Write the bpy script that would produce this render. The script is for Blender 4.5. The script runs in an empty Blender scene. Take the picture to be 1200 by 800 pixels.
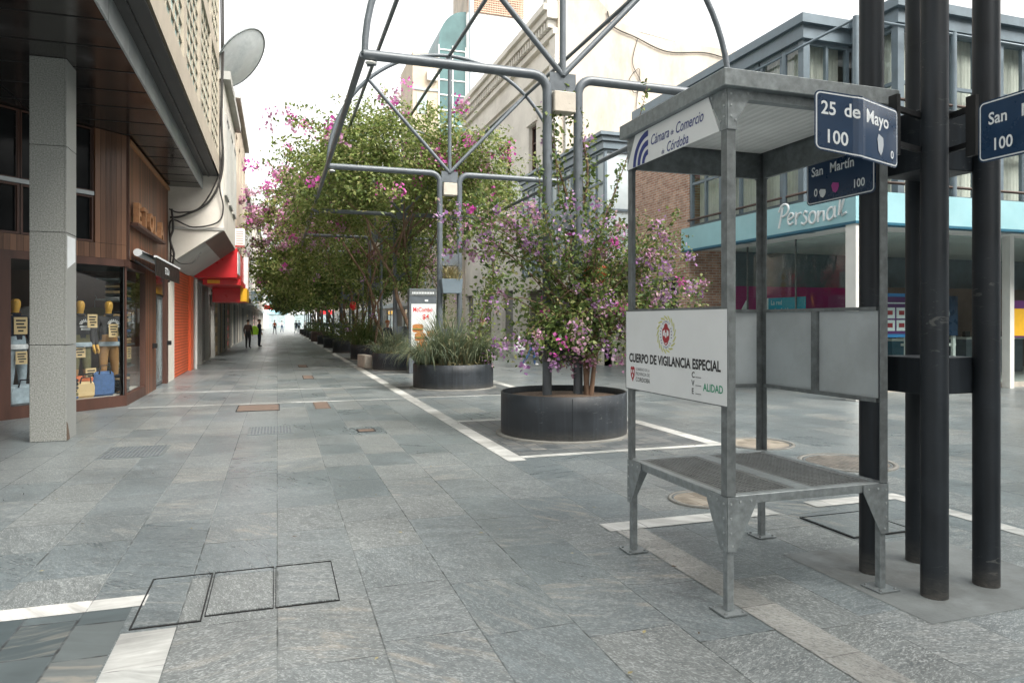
import bpy, bmesh, math, random
import numpy as np
from mathutils import Vector, Matrix
R = math.radians
scene = bpy.context.scene
col = scene.collection

# ------------------------------------------------------------------ camera, light, exposure
YAW = 18.33
cam_d = bpy.data.cameras.new("camera")
cam = bpy.data.objects.new("camera", cam_d)
col.objects.link(cam)
cam.location = (0, 0, 1.6)
cam.rotation_euler = (R(90), 0, R(-YAW))
cam_d.sensor_width = 36
cam_d.lens = 830 / 1200 * 36
cam_d.shift_y = -0.02
cam_d.clip_start = 0.05
cam_d.clip_end = 2000
scene.camera = cam

SUN_EL, SUN_AZ = 52, 150          # azimuth clockwise from +Y
world = bpy.data.worlds.new("World")
scene.world = world
world.use_nodes = True
wn, wl = world.node_tree.nodes, world.node_tree.links
wn.clear()
sky = wn.new("ShaderNodeTexSky")
sky.sky_type = 'NISHITA'
sky.sun_disc = False
sky.sun_elevation = R(SUN_EL)
sky.sun_rotation = R(SUN_AZ)
sky.dust_density = 4.0
sky.air_density = 1.0
hs = wn.new("ShaderNodeHueSaturation")
hs.inputs['Saturation'].default_value = 0.10
hs.inputs['Value'].default_value = 1.45
bg = wn.new("ShaderNodeBackground")
bg.inputs['Strength'].default_value = 0.15
wo = wn.new("ShaderNodeOutputWorld")
wl.new(sky.outputs[0], hs.inputs['Color'])
warm = wn.new("ShaderNodeMix"); warm.data_type = 'RGBA'; warm.blend_type = 'MULTIPLY'
warm.inputs[0].default_value = 1.0; warm.inputs[7].default_value = (1.0, 0.985, 0.95, 1)      # thin creamy cloud
wl.new(hs.outputs[0], warm.inputs[6])
wl.new(warm.outputs[2], bg.inputs['Color'])
wl.new(bg.outputs[0], wo.inputs['Surface'])

sun_d = bpy.data.lights.new("sun", 'SUN')
sun_d.energy = 1.5
sun_d.angle = R(28)
sun_d.color = (1.0, 0.92, 0.80)
sun = bpy.data.objects.new("sun", sun_d)
col.objects.link(sun)
_d = Vector((math.sin(R(SUN_AZ)) * math.cos(R(SUN_EL)), math.cos(R(SUN_AZ)) * math.cos(R(SUN_EL)), math.sin(R(SUN_EL))))
sun.rotation_euler = _d.to_track_quat('Z', 'Y').to_euler()
sun.location = (0, 0, 40)

scene.view_settings.view_transform = 'Standard'
scene.view_settings.look = 'None'
scene.view_settings.exposure = 1.2
scene.view_settings.gamma = 1
scene.view_settings.use_curve_mapping = False
scene.cycles.max_bounces = 7
scene.cycles.transparent_max_bounces = 12

# ------------------------------------------------------------------ helpers
def tag(o, label=None, cat=None, group=None, kind=None):
    if label: o['label'] = label
    if cat: o['category'] = cat
    if group: o['group'] = group
    if kind: o['kind'] = kind
    return o

def empty(name, loc=(0, 0, 0), rz=0, label=None, cat=None, group=None):
    o = bpy.data.objects.new(name, None)
    o.empty_display_size = 0.2
    col.objects.link(o)
    o.location = loc
    o.rotation_euler = (0, 0, rz)
    return tag(o, label, cat, group)

def copy_tree(o, parent=None):
    c = o.copy()
    col.objects.link(c)
    if parent is not None:
        c.parent = parent
    for ch in [x for x in bpy.data.objects if x.parent == o]:
        copy_tree(ch, c)
    return c

_font_cache = {}
def text_geo(body, size, shear=0, bold=0.0, align='LEFT', spacing=1.0):
    key = (body, size, shear, bold, align, spacing)
    if key in _font_cache: return _font_cache[key]
    cu = bpy.data.curves.new("t", 'FONT')
    cu.body = body; cu.size = size; cu.shear = shear; cu.offset = bold * size
    cu.align_x = align; cu.space_character = spacing; cu.resolution_u = 3
    ob = bpy.data.objects.new("t", cu)
    col.objects.link(ob)
    dg = bpy.context.evaluated_depsgraph_get()
    me = bpy.data.meshes.new_from_object(ob.evaluated_get(dg))
    vs = [(v.co.x, v.co.y) for v in me.vertices]
    fs = [tuple(p.vertices) for p in me.polygons]
    bpy.data.objects.remove(ob); bpy.data.curves.remove(cu); bpy.data.meshes.remove(me)
    _font_cache[key] = (vs, fs)
    return vs, fs

class MB:
    def __init__(s):
        s.v, s.f, s.m, s.sm = [], [], [], []
        s.cm = 0
    def add(s, vs, fs, smooth=False):
        b = len(s.v)
        s.v += [tuple(x) for x in vs]
        for f in fs:
            s.f.append(tuple(b + i for i in f)); s.m.append(s.cm); s.sm.append(smooth)
        return s
    def mat(s, i):
        s.cm = i; return s
    def box(s, x0, x1, y0, y1, z0, z1):
        return s.add([(x0,y0,z0),(x1,y0,z0),(x1,y1,z0),(x0,y1,z0),(x0,y0,z1),(x1,y0,z1),(x1,y1,z1),(x0,y1,z1)],
                     [(0,3,2,1),(4,5,6,7),(0,1,5,4),(1,2,6,5),(2,3,7,6),(3,0,4,7)])
    def obox(s, c, ax, ay, az, hx, hy, hz):
        c, ax, ay, az = Vector(c), Vector(ax), Vector(ay), Vector(az)
        vs = []
        for k in (-1, 1):
            for (i, j) in ((-1,-1),(1,-1),(1,1),(-1,1)):
                vs.append(c + ax*hx*i + ay*hy*j + az*hz*k)
        return s.add(vs, [(0,3,2,1),(4,5,6,7),(0,1,5,4),(1,2,6,5),(2,3,7,6),(3,0,4,7)])
    def bar(s, p, q, w, h=None):
        p, q = Vector(p), Vector(q); d = (q-p); L = d.length; d.normalize()
        up = Vector((0,0,1)) if abs(d.z) < .95 else Vector((0,1,0))
        a = d.cross(up).normalized(); b = a.cross(d).normalized()
        return s.obox((p+q)/2, d, a, b, L/2, w/2, (h or w)/2)
    def quad(s, a, b, c, d):
        return s.add([a,b,c,d], [(0,1,2,3)])
    def tube(s, pts, r, n=10, caps=True):
        pts = [Vector(p) for p in pts]
        rs = r if isinstance(r, (list, tuple)) else [r]*len(pts)
        t0 = (pts[1]-pts[0]).normalized()
        up = Vector((0,0,1)) if abs(t0.z) < .9 else Vector((1,0,0))
        a = t0.cross(up).normalized()
        vs, fs = [], []
        for i, p in enumerate(pts):
            t = (pts[min(i+1,len(pts)-1)] - pts[max(i-1,0)]).normalized()
            a = (a - t*a.dot(t)).normalized(); b = t.cross(a)
            for k in range(n):
                w = 2*math.pi*k/n
                vs.append(p + (a*math.cos(w) + b*math.sin(w))*rs[i])
        for i in range(len(pts)-1):
            for k in range(n):
                k2 = (k+1) % n
                fs.append((i*n+k, i*n+k2, (i+1)*n+k2, (i+1)*n+k))
        s.add(vs, fs, True)
        if caps:
            m = (len(pts)-1)*n
            s.add(vs[:n], [tuple(reversed(range(n)))]); s.add(vs[m:], [tuple(range(n))])
        return s
    def prism(s, poly, O, ax, ay, n, depth):
        """polygon in plane (ax, ay) at O, extruded along n by depth"""
        O, ax, ay, n = Vector(O), Vector(ax), Vector(ay), Vector(n)
        k = len(poly)
        vs = [O+ax*x+ay*y for x, y in poly] + [O+ax*x+ay*y+n*depth for x, y in poly]
        fs = [tuple(reversed(range(k))), tuple(range(k, 2*k))]
        for i in range(k):
            j = (i+1) % k
            fs.append((i, j, k+j, k+i))
        return s.add(vs, fs)
    def lathe(s, prof, c=(0,0,0), n=32, smooth=True):
        vs, fs = [], []
        for r, z in prof:
            for k in range(n):
                w = 2*math.pi*k/n
                vs.append((c[0]+r*math.cos(w), c[1]+r*math.sin(w), c[2]+z))
        for i in range(len(prof)-1):
            for k in range(n):
                k2 = (k+1) % n
                fs.append((i*n+k, i*n+k2, (i+1)*n+k2, (i+1)*n+k))
        return s.add(vs, fs, smooth)
    def disc(s, c, r, n=24, ax=(1,0,0), ay=(0,1,0), ry=None):
        c, ax, ay = Vector(c), Vector(ax), Vector(ay)
        ry = ry or r
        return s.add([c + ax*r*math.cos(2*math.pi*k/n) + ay*ry*math.sin(2*math.pi*k/n) for k in range(n)], [tuple(range(n))])
    def text(s, body, O, ax, ay, size, shear=0, bold=0.0, align='LEFT', spacing=1.0, xs=1.0, n=None, depth=0, fn=None):
        vs, fs = text_geo(body, size, shear, bold, align, spacing)
        if fn: return s.add([fn(x*xs, y) for x, y in vs], fs)
        O, ax, ay = Vector(O), Vector(ax), Vector(ay)
        if depth:
            n = Vector(n); k = len(vs)
            P = [O+ax*x*xs+ay*y for x, y in vs]
            P2 = [p+n*depth for p in P]
            edges = {}
            for f in fs:
                for i in range(len(f)):
                    e = (f[i], f[(i+1) % len(f)])
                    if (e[1], e[0]) in edges: del edges[(e[1], e[0])]
                    else: edges[e] = 1
            return s.add(P+P2, [tuple(i+k for i in f) for f in fs] + [(a, b, b+k, a+k) for a, b in edges])
        return s.add([O+ax*x*xs+ay*y for x, y in vs], fs)
    def build(s, name, mats, parent=None, bevel=0, seg=1):
        me = bpy.data.meshes.new(name)
        me.from_pydata(s.v, [], s.f)
        ms = mats if isinstance(mats, (list, tuple)) else [mats]
        for m in ms: me.materials.append(m)
        me.polygons.foreach_set('material_index', s.m)
        me.polygons.foreach_set('use_smooth', s.sm)
        me.update()
        o = bpy.data.objects.new(name, me)
        col.objects.link(o)
        if parent is not None: o.parent = parent
        if bevel:
            md = o.modifiers.new("bevel", 'BEVEL'); md.width = bevel; md.segments = seg
            md.limit_method = 'ANGLE'; md.angle_limit = R(40)
        return o

def wall(mb, O, D, N, W, z0, z1, ops, depth=0.25, top=True):
    """flat wall sheet with openings (x0,x1,z0,z1) and reveals going inward"""
    O, D, N = Vector(O), Vector(D), Vector(N)
    def P(x, z, d=0): return tuple(O + D*x + Vector((0,0,z)) - N*d)
    xs = sorted({0, W} | {o[0] for o in ops} | {o[1] for o in ops})
    zs = sorted({z0, z1} | {o[2] for o in ops} | {o[3] for o in ops})
    for i in range(len(xs)-1):
        for j in range(len(zs)-1):
            cx, cz = (xs[i]+xs[i+1])/2, (zs[j]+zs[j+1])/2
            if any(o[0] < cx < o[1] and o[2] < cz < o[3] for o in ops): continue
            mb.quad(P(xs[i],zs[j]), P(xs[i+1],zs[j]), P(xs[i+1],zs[j+1]), P(xs[i],zs[j+1]))
    for a, b, c, d in ops:
        mb.quad(P(a,c), P(a,d), P(a,d,depth), P(a,c,depth))
        mb.quad(P(b,d), P(b,c), P(b,c,depth), P(b,d,depth))
        mb.quad(P(a,d), P(b,d), P(b,d,depth), P(a,d,depth))
        mb.quad(P(b,c), P(a,c), P(a,c,depth), P(b,c,depth))
    mb.quad(P(0,z0), P(0,z1), P(0,z1,depth), P(0,z0,depth))
    mb.quad(P(W,z1), P(W,z0), P(W,z0,depth), P(W,z1,depth))
    if top: mb.quad(P(0,z1), P(W,z1), P(W,z1,depth), P(0,z1,depth))
    return mb

# ------------------------------------------------------------------ materials
class NT:
    def __init__(s, name):
        m = bpy.data.materials.new(name); m.use_nodes = True
        s.m = m; s.n = m.node_tree.nodes; s.l = m.node_tree.links
        s.n.clear()
        s.out = s.n.new("ShaderNodeOutputMaterial")
    def node(s, t, **kw):
        nd = s.n.new("ShaderNode"+t)
        for k, v in kw.items():
            if k.startswith('i_'):
                key = k[2:]
                nd.inputs[int(key) if key.isdigit() else key.replace('_', ' ')].default_value = v
            else: setattr(nd, k, v)
        return nd
    def link(s, a, b): s.l.new(a, b)
    def math(s, op, a, b=None, c=None, clamp=False):
        nd = s.n.new("ShaderNodeMath"); nd.operation = op; nd.use_clamp = clamp
        for i, x in enumerate((a, b, c)):
            if x is None: continue
            if isinstance(x, (int, float)): nd.inputs[i].default_value = x
            else: s.l.new(x, nd.inputs[i])
        return nd.outputs[0]
    def mix(s, fac, a, b, blend='MIX'):
        nd = s.n.new("ShaderNodeMix"); nd.data_type = 'RGBA'; nd.blend_type = blend
        for i, x in ((0, fac), (6, a), (7, b)):
            if isinstance(x, (int, float)): nd.inputs[i].default_value = x
            elif isinstance(x, (tuple, list)): nd.inputs[i].default_value = (*x, 1) if len(x) == 3 else x
            else: s.l.new(x, nd.inputs[i])
        return nd.outputs[2]
    def ramp(s, fac, stops):
        nd = s.n.new("ShaderNodeValToRGB"); cr = nd.color_ramp
        while len(cr.elements) < len(stops): cr.elements.new(0.5)
        for e, (p, c) in zip(cr.elements, stops):
            e.position = p; e.color = (*c, 1) if isinstance(c, (tuple, list)) else (c, c, c, 1)
        s.l.new(fac, nd.inputs[0])
        return nd.outputs[0]

def rgb(*h):
    """sRGB 0-255 -> linear"""
    return tuple(((c/255)/12.92 if c/255 <= .04045 else ((c/255+.055)/1.055)**2.4) for c in h)

def mat(name, c, rough=0.6, metal=0.0, var=0.15, scale=3.0, bump=0.0, bscale=40.0, stain=None, samt=0.5, spec=0.5, stretch=None, grime=0):
    t = NT(name)
    p = t.node("BsdfPrincipled"); t.link(p.outputs[0], t.out.inputs[0])
    tc = t.node("TexCoord"); co = tc.outputs['Object']
    if stretch:
        mp = t.node("Mapping"); mp.inputs['Scale'].default_value = stretch
        t.link(co, mp.inputs[0]); co = mp.outputs[0]
    nz = t.node("TexNoise", i_Scale=scale, i_Detail=6.0, i_Roughness=0.6); t.link(co, nz.inputs['Vector'])
    lo = tuple(max(0, x*(1-var)) for x in c); hi = tuple(min(1, x*(1+var)) for x in c)
    cc = t.ramp(nz.outputs[0], [(0.3, lo), (0.7, hi)])
    if stain:
        n2 = t.node("TexNoise", i_Scale=scale*0.6, i_Detail=8.0, i_Roughness=0.7); t.link(co, n2.inputs['Vector'])
        f = t.ramp(n2.outputs[0], [(0.48, 0.0), (0.68, samt)])
        cc = t.mix(f, cc, stain)
    t.link(cc, p.inputs['Base Color'])
    rr = t.ramp(nz.outputs[0], [(0.25, max(0, rough-.1)), (0.75, min(1, rough+.1))])
    t.link(rr, p.inputs['Roughness'])
    p.inputs['Metallic'].default_value = metal
    p.inputs['Specular IOR Level'].default_value = spec
    if bump:
        n3 = t.node("TexNoise", i_Scale=bscale, i_Detail=4.0); t.link(co, n3.inputs['Vector'])
        b = t.node("Bump", i_Strength=bump, i_Distance=0.01)
        t.link(n3.outputs[0], b.inputs['Height']); t.link(b.outputs[0], p.inputs['Normal'])
    return t.m

def plain(name, c, rough=0.5, metal=0.0, spec=0.5):
    return mat(name, c, rough, metal, var=0.06, scale=8, spec=spec)

def glass_mat(name, tint=(.9,.95,.95), refl=1.0, haze=0.0):
    t = NT(name)
    tr = t.node("BsdfTransparent"); tr.inputs[0].default_value = (*tint, 1)
    gl = t.node("BsdfGlossy"); gl.inputs['Roughness'].default_value = 0.02; gl.inputs[0].default_value = (1,1,1,1)
    ge = t.node("NewGeometry"); dp = t.node("VectorMath", operation='DOT_PRODUCT')
    t.link(ge.outputs['Incoming'], dp.inputs[0]); t.link(ge.outputs['Normal'], dp.inputs[1])
    k = t.math('POWER', t.math('SUBTRACT', 1.0, t.math('ABSOLUTE', dp.outputs['Value'])), 5.0)   # Schlick, the same from both sides
    f = t.math('MULTIPLY', t.math('ADD', t.math('MULTIPLY', k, .95), .042), refl, clamp=True)
    if haze: f = t.math('ADD', f, haze, clamp=True)
    mx = t.node("MixShader"); t.link(f, mx.inputs[0]); t.link(tr.outputs[0], mx.inputs[1]); t.link(gl.outputs[0], mx.inputs[2])
    t.link(mx.outputs[0], t.out.inputs[0])
    return t.m

def leaf_mat(name, stops, rough=0.5, trans=0.3):
    t = NT(name)
    g = t.node("NewGeometry")
    c = t.ramp(g.outputs['Random Per Island'], stops)
    p = t.node("BsdfPrincipled"); p.inputs['Roughness'].default_value = rough
    p.inputs['Specular IOR Level'].default_value = 0.35
    t.link(c, p.inputs['Base Color'])
    tl = t.node("BsdfTranslucent"); t.link(c, tl.inputs[0])
    mx = t.node("MixShader"); mx.inputs[0].default_value = trans
    t.link(p.outputs[0], mx.inputs[1]); t.link(tl.outputs[0], mx.inputs[2]); t.link(mx.outputs[0], t.out.inputs[0])
    return t.m

def tile_mat(name, tw, tl, base_stops, mortar, gap=0.004, flecks=True, along='y', veins=0.5, rough=0.42, stain=0.25):
    """natural stone slabs in columns along the street, each with its own tint, vein direction and gloss"""
    t = NT(name)
    p = t.node("BsdfPrincipled"); t.link(p.outputs[0], t.out.inputs[0])
    ge = t.node("NewGeometry"); sp = t.node("SeparateXYZ"); t.link(ge.outputs['Position'], sp.inputs[0])
    X, Y = (sp.outputs[0], sp.outputs[1]) if along == 'y' else (sp.outputs[1], sp.outputs[0])
    cx = t.math('DIVIDE', t.math('ADD', X, 200.0), tw); ci = t.math('FLOOR', cx); fx = t.math('FRACT', cx)
    wn1 = t.node("TexWhiteNoise", noise_dimensions='1D'); t.link(ci, wn1.inputs['W'])
    cy = t.math('ADD', t.math('DIVIDE', t.math('ADD', Y, 200.0), tl), t.math('MULTIPLY', wn1.outputs[0], 7.0))
    ri = t.math('FLOOR', cy); fy = t.math('FRACT', cy)
    cb = t.node("CombineXYZ"); t.link(ci, cb.inputs[0]); t.link(ri, cb.inputs[1])
    wn2 = t.node("TexWhiteNoise", noise_dimensions='2D'); t.link(cb.outputs[0], wn2.inputs['Vector'])
    rnd = wn2.outputs[0]; rcol = wn2.outputs[1]
    sr = t.node("SeparateColor"); t.link(rcol, sr.inputs[0])
    # distance to the joints in metres
    ex = t.math('MULTIPLY', t.math('MINIMUM', fx, t.math('SUBTRACT', 1.0, fx)), tw)
    ey = t.math('MULTIPLY', t.math('MINIMUM', fy, t.math('SUBTRACT', 1.0, fy)), tl)
    ed = t.math('MINIMUM', ex, ey)
    wob = t.node("TexNoise", i_Scale=9.0, i_Detail=3.0); t.link(ge.outputs['Position'], wob.inputs['Vector'])
    gapv = t.math('MULTIPLY', wob.outputs[0], gap*2)
    joint = t.math('SUBTRACT', 1.0, t.math('DIVIDE', t.math('SUBTRACT', ed, t.math('MULTIPLY', gapv, .5)), t.math('ADD', gapv, 0.0005), clamp=True), clamp=True)
    # vein coordinates rotated per tile
    ang = t.math('ADD', t.math('MULTIPLY', sr.outputs[1], 1.7), -0.4)
    vr = t.node("VectorRotate", rotation_type='Z_AXIS'); t.link(ge.outputs['Position'], vr.inputs['Vector']); t.link(ang, vr.inputs['Angle'])
    off = t.node("VectorMath", operation='ADD'); t.link(vr.outputs[0], off.inputs[0])
    sc_ = t.node("VectorMath", operation='SCALE'); t.link(rcol, sc_.inputs[0]); sc_.inputs['Scale'].default_value = 40; t.link(sc_.outputs[0], off.inputs[1])
    mp = t.node("Mapping"); mp.inputs['Scale'].default_value = (2.2, 14, 1); t.link(off.outputs[0], mp.inputs[0])
    vn = t.node("TexNoise", i_Scale=1.0, i_Detail=6.0, i_Roughness=0.62, i_Distortion=0.9); t.link(mp.outputs[0], vn.inputs['Vector'])
    base = t.ramp(rnd, base_stops)
    vf = t.ramp(vn.outputs[0], [(0.30, 0.68), (0.5, 1.0), (0.68, 1.30)])
    c = t.mix(veins, base, t.mix(1.0, base, vf, 'MULTIPLY'))
    # some slabs carry warm sandy streaks
    warm = t.math('MULTIPLY', t.ramp(vn.outputs[0], [(0.52, 0.0), (0.64, 1.0)]), t.ramp(sr.outputs[2], [(0.72, 0.0), (0.9, 0.6)]))
    c = t.mix(warm, c, (0.30, 0.27, 0.225))
    if flecks:
        mp2 = t.node("Mapping"); mp2.inputs['Scale'].default_value = (34, 80, 1); t.link(off.outputs[0], mp2.inputs[0])
        fn = t.node("TexNoise", i_Scale=1.0, i_Detail=2.0, i_Distortion=1.5); t.link(mp2.outputs[0], fn.inputs['Vector'])
        ff = t.math('MULTIPLY', t.ramp(fn.outputs[0], [(0.55, 0.0), (0.61, 0.85)]), t.ramp(sr.outputs[0], [(0.3, 0.5), (0.8, 0.85)]))
        c = t.mix(ff, c, (0.36, 0.385, 0.385))
        fd = t.math('MULTIPLY', t.ramp(fn.outputs[0], [(0.36, 0.9), (0.47, 0.0)]), 0.7)
        c = t.mix(fd, c, (0.085, 0.098, 0.105))
    big = t.node("TexNoise", i_Scale=0.55, i_Detail=7.0, i_Roughness=0.6); t.link(ge.outputs['Position'], big.inputs['Vector'])
    sf = t.ramp(big.outputs[0], [(0.36, 1.0-stain), (0.62, 1.0+stain*.5)])
    c = t.mix(1.0, c, sf, 'MULTIPLY')
    # gum spots
    vo = t.node("TexVoronoi", i_Scale=3.1); t.link(ge.outputs['Position'], vo.inputs['Vector'])
    gs = t.ramp(vo.outputs['Distance'], [(0.03, 0.6), (0.065, 0.0)])
    gsel = t.node("SeparateColor"); t.link(vo.outputs['Color'], gsel.inputs[0])
    c = t.mix(t.math('MULTIPLY', gs, t.ramp(gsel.outputs[0], [(0.35, 0.0), (0.4, 1.0)])), c, (0.035, 0.037, 0.04))
    jc = t.mix(t.ramp(big.outputs[0], [(0.45, 0.0), (0.55, 1.0)]), mortar, tuple(x*3.4 for x in mortar))
    c = t.mix(t.math('MULTIPLY', joint, t.ramp(wob.outputs[0], [(0.38, .1), (0.6, 1.0)])), c, jc)
    t.link(c, p.inputs['Base Color'])
    rr = t.math('ADD', t.math('MULTIPLY', t.math('ADD', sr.outputs[0], vn.outputs[0]), 0.12), rough-.1)
    rr = t.math('ADD', rr, t.math('MULTIPLY', joint, 0.3))
    t.link(rr, p.inputs['Roughness'])
    h = t.math('ADD', t.math('MULTIPLY', joint, -1.0), t.math('MULTIPLY', vn.outputs[0], 0.12))
    h = t.math('ADD', h, t.math('MULTIPLY', t.math('MULTIPLY', t.math('SUBTRACT', sr.outputs[1], .5), fx), 1.2))
    b = t.node("Bump", i_Strength=0.28, i_Distance=0.005); t.link(h, b.inputs['Height']); t.link(b.outputs[0], p.inputs['Normal'])
    return t.m

def wave_mat(name, c, scale, axis='Z', depth=0.01, dark=0.5, rough=0.5, metal=0.0, var=0.12, stain=None, strength=0.8, profile='SIN'):
    """corrugated / slatted sheet: ridges along an axis by bump, with a darker colour in the grooves"""
    t = NT(name)
    p = t.node("BsdfPrincipled"); t.link(p.outputs[0], t.out.inputs[0])
    tc = t.node("TexCoord")
    wv = t.node("TexWave", wave_type='BANDS', bands_direction=axis, wave_profile=profile, i_Scale=scale, i_Distortion=0.0)
    t.link(tc.outputs['Object'], wv.inputs['Vector'])
    nz = t.node("TexNoise", i_Scale=2.5, i_Detail=7.0, i_Roughness=.65); t.link(tc.outputs['Object'], nz.inputs['Vector'])
    cc = t.ramp(nz.outputs[0], [(0.3, tuple(x*(1-var) for x in c)), (0.7, tuple(min(1, x*(1+var)) for x in c))])
    if stain:
        cc = t.mix(t.ramp(nz.outputs[0], [(0.52, 0.0), (0.75, 0.6)]), cc, stain)
    g = t.ramp(wv.outputs[1], [(0.0, dark), (0.35, 1.0)])
    cc = t.mix(1.0, cc, g, 'MULTIPLY')
    t.link(cc, p.inputs['Base Color'])
    p.inputs['Roughness'].default_value = rough; p.inputs['Metallic'].default_value = metal
    b = t.node("Bump", i_Strength=strength, i_Distance=depth); t.link(wv.outputs[1], b.inputs['Height']); t.link(b.outputs[0], p.inputs['Normal'])
    return t.m

def wood_mat(name, c1, c2, bw=0.14, axis='y'):
    """vertical boards, every board its own tint; board index runs along a horizontal axis"""
    t = NT(name)
    p = t.node("BsdfPrincipled"); t.link(p.outputs[0], t.out.inputs[0])
    tc = t.node("TexCoord"); sp = t.node("SeparateXYZ"); t.link(tc.outputs['Object'], sp.inputs[0])
    s = t.math('DIVIDE', t.math('ADD', sp.outputs[1] if axis == 'y' else sp.outputs[0], 100.0), bw)
    i = t.math('FLOOR', s); f = t.math('FRACT', s)
    w = t.node("TexWhiteNoise", noise_dimensions='1D'); t.link(i, w.inputs['W'])
    mp = t.node("Mapping"); mp.inputs['Scale'].default_value = (14, 14, 0.9)
    ad = t.node("VectorMath", operation='ADD'); t.link(tc.outputs['Object'], ad.inputs[0]); t.link(w.outputs[1], ad.inputs[1])
    t.link(ad.outputs[0], mp.inputs[0])
    n = t.node("TexNoise", i_Scale=2.0, i_Detail=7.0, i_Roughness=.65, i_Distortion=.6); t.link(mp.outputs[0], n.inputs['Vector'])
    k = t.math('ADD', t.math('MULTIPLY', w.outputs[0], .55), t.math('MULTIPLY', n.outputs[0], .5))
    c = t.ramp(k, [(0.15, c1), (0.85, c2)])
    e = t.math('MINIMUM', f, t.math('SUBTRACT', 1.0, f))
    gr = t.ramp(e, [(0.0, 0.12), (0.05, 1.0)])
    c = t.mix(1.0, c, gr, 'MULTIPLY')
    t.link(c, p.inputs['Base Color']); p.inputs['Roughness'].default_value = .42
    h = t.math('ADD', gr, t.math('MULTIPLY', n.outputs[0], .2))
    b = t.node("Bump", i_Strength=.6, i_Distance=.012); t.link(h, b.inputs['Height']); t.link(b.outputs[0], p.inputs['Normal'])
    return t.m

def brick_mat(name, c1, c2, mortar):
    t = NT(name)
    p = t.node("BsdfPrincipled"); t.link(p.outputs[0], t.out.inputs[0])
    tc = t.node("TexCoord"); sp = t.node("SeparateXYZ"); t.link(tc.outputs['Object'], sp.inputs[0])
    cb = t.node("CombineXYZ"); t.link(t.math('ADD', sp.outputs[1], sp.outputs[0]), cb.inputs[0]); t.link(sp.outputs[2], cb.inputs[1])
    br = t.node("TexBrick", i_Scale=1.0, i_Mortar_Size=0.010); br.inputs['Brick Width'].default_value = .24; br.inputs['Row Height'].default_value = .075
    br.inputs['Color1'].default_value = (*c1, 1); br.inputs['Color2'].default_value = (*c2, 1); br.inputs['Mortar'].default_value = (*mortar, 1)
    t.link(cb.outputs[0], br.inputs['Vector'])
    n = t.node("TexNoise", i_Scale=5.0, i_Detail=5.0); t.link(tc.outputs['Object'], n.inputs['Vector'])
    c = t.mix(1.0, br.outputs[0], t.ramp(n.outputs[0], [(.3, .75), (.7, 1.2)]), 'MULTIPLY')
    t.link(c, p.inputs['Base Color']); p.inputs['Roughness'].default_value = .85
    b = t.node("Bump", i_Strength=.7, i_Distance=.01); b.invert = True; t.link(br.outputs[1], b.inputs['Height']); t.link(b.outputs[0], p.inputs['Normal'])
    return t.m

M = {}
M['pave'] = tile_mat('paving_slabs', 0.5, 0.74, [(0.0, (.128,.156,.168)), (0.4, (.140,.166,.176)), (0.75, (.148,.169,.175)), (1.0, (.162,.177,.176))], (.045,.05,.05), gap=.0035, veins=.72, rough=.32, stain=.18)
M['pave_dark'] = tile_mat('paving_slate', 0.27, 0.42, [(0.0, (.062,.082,.090)), (0.5, (.095,.118,.125)), (1.0, (.15,.168,.168))], (.022,.024,.026), gap=.006, flecks=False)
M['pave_small'] = tile_mat('paving_setts', 0.2, 0.12, [(0.0, (.07,.082,.09)), (0.5, (.105,.118,.122)), (1.0, (.15,.155,.155))], (.03,.032,.033), gap=.005, flecks=False, rough=.5)
M['line'] = tile_mat('white_marble_strip', 50.0, 0.62, [(0.0, (.40,.415,.405)), (1.0, (.56,.565,.545))], (.08,.08,.08), gap=.003, flecks=False, veins=.95, rough=.4, stain=.45)
M['line_x'] = tile_mat('white_marble_cross_strip', 50.0, 0.62, [(0.0, (.40,.415,.405)), (1.0, (.56,.565,.545))], (.08,.08,.08), gap=.003, flecks=False, veins=.95, rough=.4, stain=.45, along='x')
M['line_worn'] = tile_mat('worn_marble_strip', 50.0, 0.62, [(0.0, (.22,.225,.215)), (1.0, (.33,.33,.31))], (.08,.08,.08), gap=.004, flecks=True, veins=.6, rough=.45, stain=.35)
M['granite'] = mat('speckled_granite', (.28,.29,.28), .5, var=.45, scale=95, stain=(.36,.36,.33), samt=.25)
M['granite_rough'] = mat('pebbled_granite_face', (.26,.272,.26), .62, var=.5, scale=60, bump=.5, bscale=70)
M['galv'] = mat('galvanised_steel', (.26,.29,.30), .45, .5, var=.25, scale=24, stain=(.19,.205,.21), samt=.5)
M['galv_dark'] = mat('galvanised_steel_dull', (.175,.195,.20), .48, .45, var=.3, scale=16, stain=(.11,.122,.125), samt=.5)
M['booth_panel'] = mat('dull_zinc_panel', (.43,.475,.495), .45, .15, var=.10, scale=3, stain=(.33,.35,.36), samt=.5)
M['steel_post'] = mat('painted_blue_grey_steel', (.115,.135,.155), .42, .1, var=.15, scale=5, stain=(.08,.09,.10), samt=.5)
M['steel_dark'] = mat('painted_charcoal_steel', (.009,.0105,.0125), .5, 0, var=.3, scale=5, stain=(.022,.024,.026), samt=.4, spec=.32)

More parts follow.
